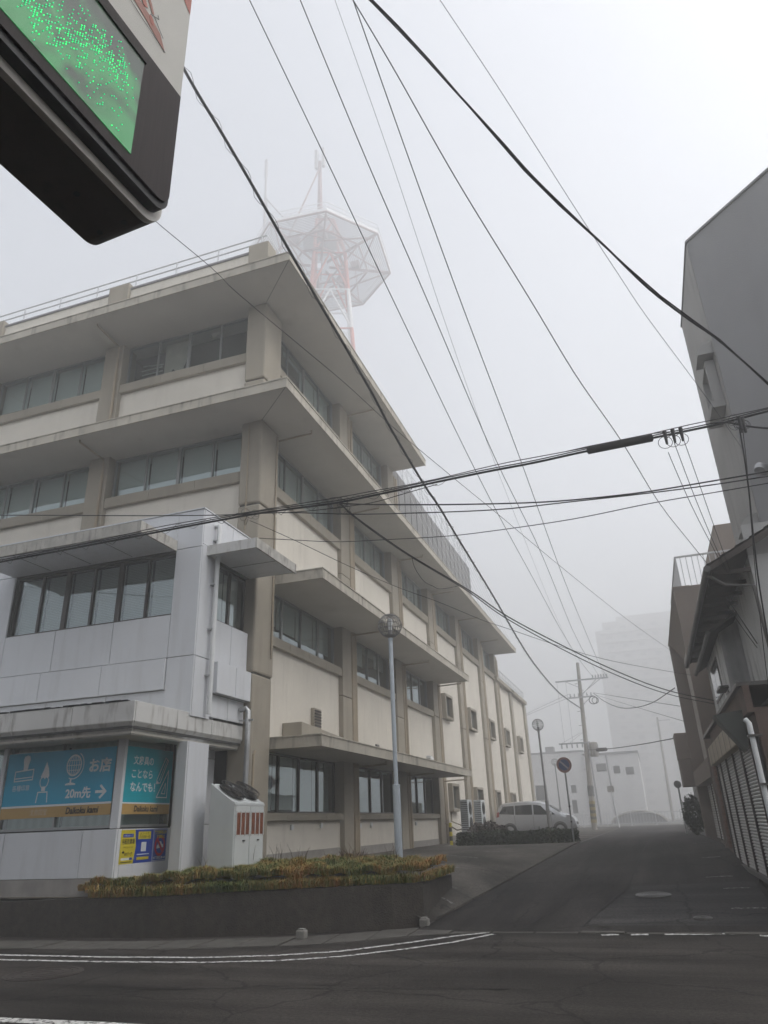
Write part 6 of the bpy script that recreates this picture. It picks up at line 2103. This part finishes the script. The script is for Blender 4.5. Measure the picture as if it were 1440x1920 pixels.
m2 = MB().cyl(a2 - Vector((0, 0, 8)), a1, .22, 8).build('mast', MT['tgrate'], TW)
MB().cyl(a2 + Vector((0, 0, 3)), a2 + Vector((4.6, 1.0, -4.2)), .13, 6).build('brace', MT['tgrate'], m2)
MB().cyl(a2 + Vector((0, 0, 3)), a2 + Vector((1.0, 1.0, -5)), .13, 6).build('brace', MT['tgrate'], m2)
MB().box(a1.x - .2, a1.x + .2, 60.3 * KT, 60.7 * KT, a1.z - 4.5, a1.z - .3).build('panel_antenna', MT['tgrate'], m2)
MB().cyl(Vector((mp.x, 62.5 * KT, mp.z - 4.5)), Vector((mp.x - 4.8, 60.0 * KT, PZ0 + 1)), .15, 6).build('stay', MT['tbeam'], ms)
for k in range(7):
    q = oc(k, RO * .5, PZ0 + .4 + (k % 3) * .5); MB().box(q.x - .7, q.x + .7, q.y - .5, q.y + .5, PZ0 + .3, PZ0 + 1.6 + .3 * (k % 2)).build('equipment_box', MT['tbeam'], TW)
for k in range(4):
    q = oc(k * 2, RO * .8, PZ0 + 1.5); MB().tube([q, q + Vector((.3, -.5, 0))], [.5, .9], 12).build('dish_antenna', MT['twhite'], TW)

# ================================================================== overhead wires
def wire_pts(px, da_, db_, n=28, sag=None):
    """photograph trace with the distance (Y) at both ends; in between the wire runs straight in plan"""
    P = [Vector((x, y, 0)) for x, y in px]
    L = [0.0]
    for i in range(len(P) - 1): L.append(L[-1] + (P[i + 1] - P[i]).length)
    # Catmull-Rom resample
    out = []
    for k in range(n + 1):
        s = L[-1] * k / n
        i = 0
        while i < len(P) - 2 and L[i + 1] < s: i += 1
        t = (s - L[i]) / (L[i + 1] - L[i])
        p0 = P[i - 1] if i > 0 else P[i] * 2 - P[i + 1]
        p3 = P[i + 2] if i + 2 < len(P) else P[i + 1] * 2 - P[i]
        p1, p2 = P[i], P[i + 1]
        q = 0.5 * ((2 * p1) + (p2 - p0) * t + (2 * p0 - 5 * p1 + 4 * p2 - p3) * t * t + (3 * p1 - p0 - 3 * p2 + p3) * t ** 3)
        c = P[-1] - P[0]
        u = max(0, min(1, (q - P[0]).dot(c) / c.dot(c)))
        d = 1 / lerp(1 / da_, 1 / db_, u)
        out.append(onY(q.x, q.y, d))
    # carry the wire on past the edge of the view to where it is anchored
    if px[0][1] < 60 or px[0] == (270, 395):
        d = (out[0] - out[2]).normalized()
        t = (out[0].y + 0.84) / max(0.05, -d.y)
        e = out[0] + d * t
        if e.z > 12.2: e = out[0] + d * (t + 9)
        out.insert(0, e)
    elif px[0][0] < 0:
        out.insert(0, out[0] + (out[0] - out[3]).normalized() * 9 + Vector((0, 0, .5)))
    if px[-1][0] >= 1500:
        out.append(out[-1] + (out[-1] - out[-4]).normalized() * 6 + Vector((0, 0, .5)))
    return out


def wire(px, da_, db_, r, label, mat='wire', n=28, name='overhead_cable', group=None, ns=5):
    pts = wire_pts(px, da_, db_, n)
    o = MB().tube(pts, r, ns).build(name, MT[mat])
    tag(o, label, 'cable', group)
    return o, pts


def along(pts, u):
    L = [0.0]
    for i in range(len(pts) - 1): L.append(L[-1] + (pts[i + 1] - pts[i]).length)
    s = u * L[-1]
    i = 0
    while i < len(pts) - 2 and L[i + 1] < s: i += 1
    return pts[i].lerp(pts[i + 1], (s - L[i]) / max(1e-6, L[i + 1] - L[i]))


def spiral(parent, pts, u0, u1, turns, R_, r, name='lashing_wire', irregular=.35):
    b = MB(); q = []
    n = int(turns * 9)
    for k in range(n + 1):
        u = lerp(u0, u1, k / n); p = along(pts, u); p2 = along(pts, min(1, u + .004))
        d = (p2 - p).normalized() if (p2 - p).length > 1e-6 else Vector((0, 1, 0))
        s = d.cross(Vector((0, 0, 1))).normalized(); t = s.cross(d)
        a = 2 * math.pi * k / 9
        rr = R_ * (1 + irregular * math.sin(k * 1.7) * math.sin(k * .31))
        q.append(p + s * math.cos(a) * rr + t * (math.sin(a) * rr))
    return b.tube(q, r, 4).build(name, MT['wire'], parent)


# lashed trunk cable along the street
tr1 = [(300, 45), (335, 112), (372, 178), (405, 232), (450, 308), (500, 395), (548, 480), (600, 570), (650, 655), (700, 742), (731, 801), (795, 909), (823, 950), (854, 1002), (926, 1120), (977, 1208), (1010, 1256), (1049, 1300), (1090, 1329)]
wo, wp_ = wire(tr1, 5.6, 55.9, .022, 'thick trunk cable wound with lashing wire, running up the street to the concrete pole', n=60)
MB().tube([p + Vector((0, 0, .045)) for p in wp_], .010, 4).build('messenger_wire', MT['wire'], wo)
spiral(wo, wp_, 0.0, 1.0, 95, .05, .004)
# high lines to the top crossarm
HV = 'power lines to the top crossarm of the concrete pole'
for tr_, lb in (([(455, -28), (468, 0), (597, 268), (736, 560), (895, 889), (1008, 1100), (1051, 1180), (1087, 1238), (1112, 1270)], 'power line to the inner insulators of the top crossarm'),
                ([(553, -28), (563, 0), (686, 297), (800, 560), (921, 843), (1008, 1022), (1073, 1180), (1102, 1234), (1123, 1267)], 'power line to the middle insulators of the top crossarm'),
                ([(652, -28), (662, 0), (764, 290), (862, 560), (967, 838), (1049, 1064), (1096, 1180), (1125, 1248), (1136, 1266)], 'power line to the outer insulators of the top crossarm')):
    wire(tr_, 7.0, 55.9, .010, lb, n=40, name='power_line', group=HV)
wire([(618, -30), (628, 0), (730, 290), (833, 600), (921, 850), (995, 1040), (1040, 1150), (1083, 1243)], 7.0, 55.9, .004, 'hair thin earth wire to the tip of the concrete pole', 'wire_grey', 40, 'earth_wire')
wire([(650, -20), (662, 0), (740, 132), (855, 335), (993, 560), (1080, 704), (1162, 822), (1234, 940), (1290, 1012), (1332, 1064)], 6.0, 22.6, .009, 'thin service line crossing the sky down to the terrace railing', n=40, name='service_line')
wire([(812, -20), (825, 0), (935, 165), (1075, 385), (1160, 515), (1210, 590), (1310, 725), (1395, 845)], 6.0, 14.4, .0045, 'faint thin line running down to the grey corner building', 'wire_grey', 40, 'service_line')
# thick twisted pair
to, tp_ = wire([(670, -22), (694, 0), (782, 92), (855, 172), (940, 265), (1000, 332), (1090, 420), (1135, 462), (1215, 540), (1290, 598), (1350, 640), (1440, 718), (1500, 770)], 4.2, 8.5, .011, 'thick black twisted service cable passing before the grey corner building', n=60, name='twisted_cable')
spiral(to, tp_, 0, 1, 9, .018, .011, 'second_strand', 0.0)
# cross-street bundle
tr6 = [(-80, 1070), (0, 1054), (200, 1016), (330, 991), (470, 965), (540, 955), (630, 943), (700, 929), (900, 887), (1000, 868), (1100, 846), (1225, 821), (1340, 797), (1385, 785), (1440, 771), (1500, 755)]
bo, bp_ = wire(tr6, 9.6, 10.6, .019, 'thick telephone bundle strung across the street with a black splice sleeve', n=60, name='cable_bundle')
MB().tube([p + Vector((0, 0, .075 + .02 * math.sin(i * .5))) for i, p in enumerate(bp_)], .008, 4).build('messenger_wire', MT['wire'], bo)
MB().tube([p + Vector((0, -.02, .03)) for p in bp_[::1]], .010, 4).build('second_cable', MT['wire'], bo)
spiral(bo, bp_, 0.0, .62, 34, .055, .0035, 'lashing_wire', .5)
sl0, sl1 = onY(1100, 845, 10.3), onY(1225, 820, 10.35)
MB().tube([sl0, sl0.lerp(sl1, .02), sl0.lerp(sl1, .98), sl1], [.03, .062, .062, .03], 12).build('splice_sleeve', MT['black'], bo, smooth=True)
MB().tube([sl0 + Vector((-.3, 0, .05)), sl0 + Vector((0, -.07, .03)), sl1 + Vector((0, -.07, .03)), sl1 + Vector((.25, 0, .04))], .008, 5).build('sleeve_strap', MT['wire'], bo)
# knot of loops where cables meet
def knot(cx__, cy__, Y, R_, n, parent, name='cable_loops'):
    b = MB()
    for k in range(n):
        p = onY(cx__ + random.uniform(-14, 14), cy__ + random.uniform(-9, 9), Y - .05)
        a = random.uniform(0, 3.14); e1 = Vector((math.cos(a), math.sin(a) * .6, 0)).normalized(); e2 = Vector((0, .2, 1)).normalized()
        b.ring(p, e1, e2, R_ * random.uniform(.5, 1.1), .0035, 14, 4)
    return b.build(name, MT['wire'], parent)


random.seed(5)
knot(640, 948, 10.1, .11, 9, bo)
knot(470, 968, 9.9, .08, 6, bo)
knot(1385, 790, 10.4, .09, 8, bo)
for x in (1247, 1262, 1277):
    p = onY(x, 815 - (x - 1247) * .2, 10.35)
    MB().tube([p + Vector((0, 0, .06)), p - Vector((0, 0, .16))], [.03, .018], 8).build('dead_end_clamp', MT['black'], bo)
    MB().ring(p - Vector((.02, 0, .13)), (1, 0, 0), (0, 0, 1), .10, .005, 14, 4).build('cable_loop', MT['wire'], bo)
for x in (1386, 1392):
    p = onY(x, 790, 10.4); MB().tube([p + Vector((0, -.03, .05)), p - Vector((0, .03, .2))], [.03, .02], 8).build('dead_end_clamp', MT['black'], bo)
wire([(-60, 967), (0, 966), (300, 967), (440, 965), (536, 961), (648, 964), (740, 963), (926, 956), (1070, 941), (1214, 925), (1330, 910), (1440, 893), (1500, 884)], 9.8, 10.7, .010, 'lower cable of the cross street strings, sagging past the annex roof', n=40)
wire([(636, 944), (700, 946), (854, 946), (1008, 942), (1110, 934), (1214, 922), (1330, 903), (1440, 884), (1500, 872)], 10.1, 10.7, .012, 'doubled cable leaving the knot of loops towards the grey building', n=30)
wire([(486, 1009), (560, 1013), (632, 1016), (721, 1012), (828, 1006), (905, 998), (1070, 974), (1214, 945), (1330, 925), (1440, 906), (1500, 895)], 12.9, 10.7, .008, 'thin cable from the annex canopy edge across the street', n=40)
wire([(530, 962), (590, 957), (640, 951), (700, 942), (760, 925), (820, 908)], 9.95, 10.15, .007, 'short jumper cable under the telephone bundle', n=16)
# drops from the knot to the house
DR = 'pair of drop cables from the knot to the tan building'
wire([(637, 944), (660, 964), (700, 994), (772, 1043), (880, 1107), (957, 1159), (1090, 1228), (1193, 1274), (1265, 1298), (1345, 1315)], 10.1, 21.5, .012, 'upper, thicker drop cable from the knot of loops to the tan building', n=40, group=DR, name='drop_cable')
wire([(650, 958), (705, 1000), (772, 1045), (875, 1107), (950, 1160), (1085, 1233), (1190, 1280), (1262, 1304), (1345, 1321)], 10.3, 21.5, .010, 'thinner drop cable just under the other from the knot of loops', n=40, group=DR, name='drop_cable')
wire([(772, 1043), (778, 1065), (795, 1090), (812, 1099), (822, 1104), (838, 1103), (858, 1099)], 12.1, 13.4, .006, 'loose sagging loop hanging under the drop cables', n=20, name='loose_loop')
wire([(468, 976), (481, 981), (561, 1017), (651, 1060), (743, 1100), (823, 1129), (900, 1161), (947, 1177), (1121, 1233), (1306, 1268)], 9.9, 23.0, .0055, 'thin dark line from the bundle past the wire globe to the tan building', n=40, name='service_line')
wire([(270, 395), (300, 422), (400, 505), (440, 545), (559, 645), (645, 717), (718, 784), (759, 820), (854, 899), (936, 966), (1034, 1048), (1162, 1151), (1255, 1218), (1310, 1258)], 3.6, 25.0, .0032, 'fine line running from behind the projecting sign across the facade', 'wire_grey', 50, 'service_line')
for k, tr_ in enumerate(([(1253, 848), (1262, 870), (1300, 955), (1362, 1075)], [(1264, 830), (1300, 925), (1335, 1010), (1366, 1078)], [(1281, 822), (1312, 910), (1340, 990), (1372, 1078)])):
    wire(tr_, 10.35, 13.3, .0055, ('slack service wire from the first clamp to the tiled roof', 'service wire from the middle clamp to the tiled roof', 'service wire from the last clamp to the tiled roof')[k], n=16, name='service_line')
wire([(1386, 800), (1396, 860), (1404, 920), (1412, 1000), (1421, 1080), (1432, 1150), (1450, 1260)], 10.4, 12.0, .012, 'black cable hanging down the angled wall of the grey building', n=20, name='hanging_cable')
wire([(1392, 800), (1400, 870), (1406, 950), (1418, 1090), (1430, 1200), (1442, 1300)], 10.45, 12.0, .006, 'thin cable hanging down beside the black one on the grey building', n=20, name='hanging_cable')
wire([(1340, 793), (1365, 792), (1400, 799), (1440, 803), (1500, 806)], 10.38, 10.8, .016, 'short thick cable curving off the bundle end by the grey building', n=14)
wire([(1362, 1120), (1382, 1150), (1402, 1180), (1420, 1207)], 13.2, 13.4, .008, 'cluster cable sagging under the tiled eaves', n=12, name='hanging_cable')
wire([(1358, 1128), (1380, 1160), (1400, 1188), (1420, 1215)], 13.2, 13.4, .006, 'second thin cable sagging under the tiled eaves', n=12, name='hanging_cable')
# lines around the concrete pole
wire([(1113, 1300), (1137, 1317), (1172, 1328), (1220, 1319), (1265, 1290)], 55.5, 31.0, .02, 'slack cable loop between the concrete pole and the tan building', n=20)
wire([(1113, 1299), (1190, 1311), (1275, 1324)], 55.5, 32.0, .012, 'upper taut line from the pole lower crossarm to the tan building', n=12, name='service_line')
wire([(1117, 1303), (1200, 1328), (1281, 1352)], 55.5, 33.0, .010, 'lower taut line from the pole lower crossarm to the tan building', n=12, name='service_line')
wo2, w2 = wire([(1104, 1405), (1140, 1404), (1200, 1396), (1288, 1380)], 55.6, 33.0, .022, 'dark cable with a small sleeve low on the concrete pole', n=14)
p, q = onY(1120, 1406, 53.0), onY(1136, 1405, 52.0)
MB().tube([p, q], .12, 8).build('splice_sleeve', MT['black'], wo2)
wire([(1068, 1301), (1030, 1318), (986, 1339)], 55.8, 58.0, .010, 'upper stay line from the pole to the rear of the office building', 'wire_grey', 10, 'service_line')
wire([(1072, 1306), (1030, 1323), (986, 1342)], 55.8, 58.0, .010, 'lower stay line from the pole to the rear of the office building', 'wire_grey', 10, 'service_line')
# ================================================================== haze
hz = MB().box(-320, 320, -95, 540, -1.2, 121)
ho = hz.build('haze', None)
ho.data.materials.clear()
hm = bpy.data.materials.new('haze')
hm.use_nodes = True
hn = hm.node_tree.nodes
hn.remove(hn['Principled BSDF'])
pv = hn.new('ShaderNodeVolumePrincipled')
pv.inputs['Color'].default_value = (0.985, 0.988, 0.99, 1)
pv.inputs['Density'].default_value = HAZE_DENSITY
pv.inputs['Anisotropy'].default_value = 0.58
hm.node_tree.links.new(pv.outputs[0], hn['Material Output'].inputs['Volume'])
ho.data.materials.append(hm)
ho['kind'] = 'stuff'
tag(ho, 'pale morning fog filling the street and hiding the distance', 'fog')
ho.display_type = 'WIRE'
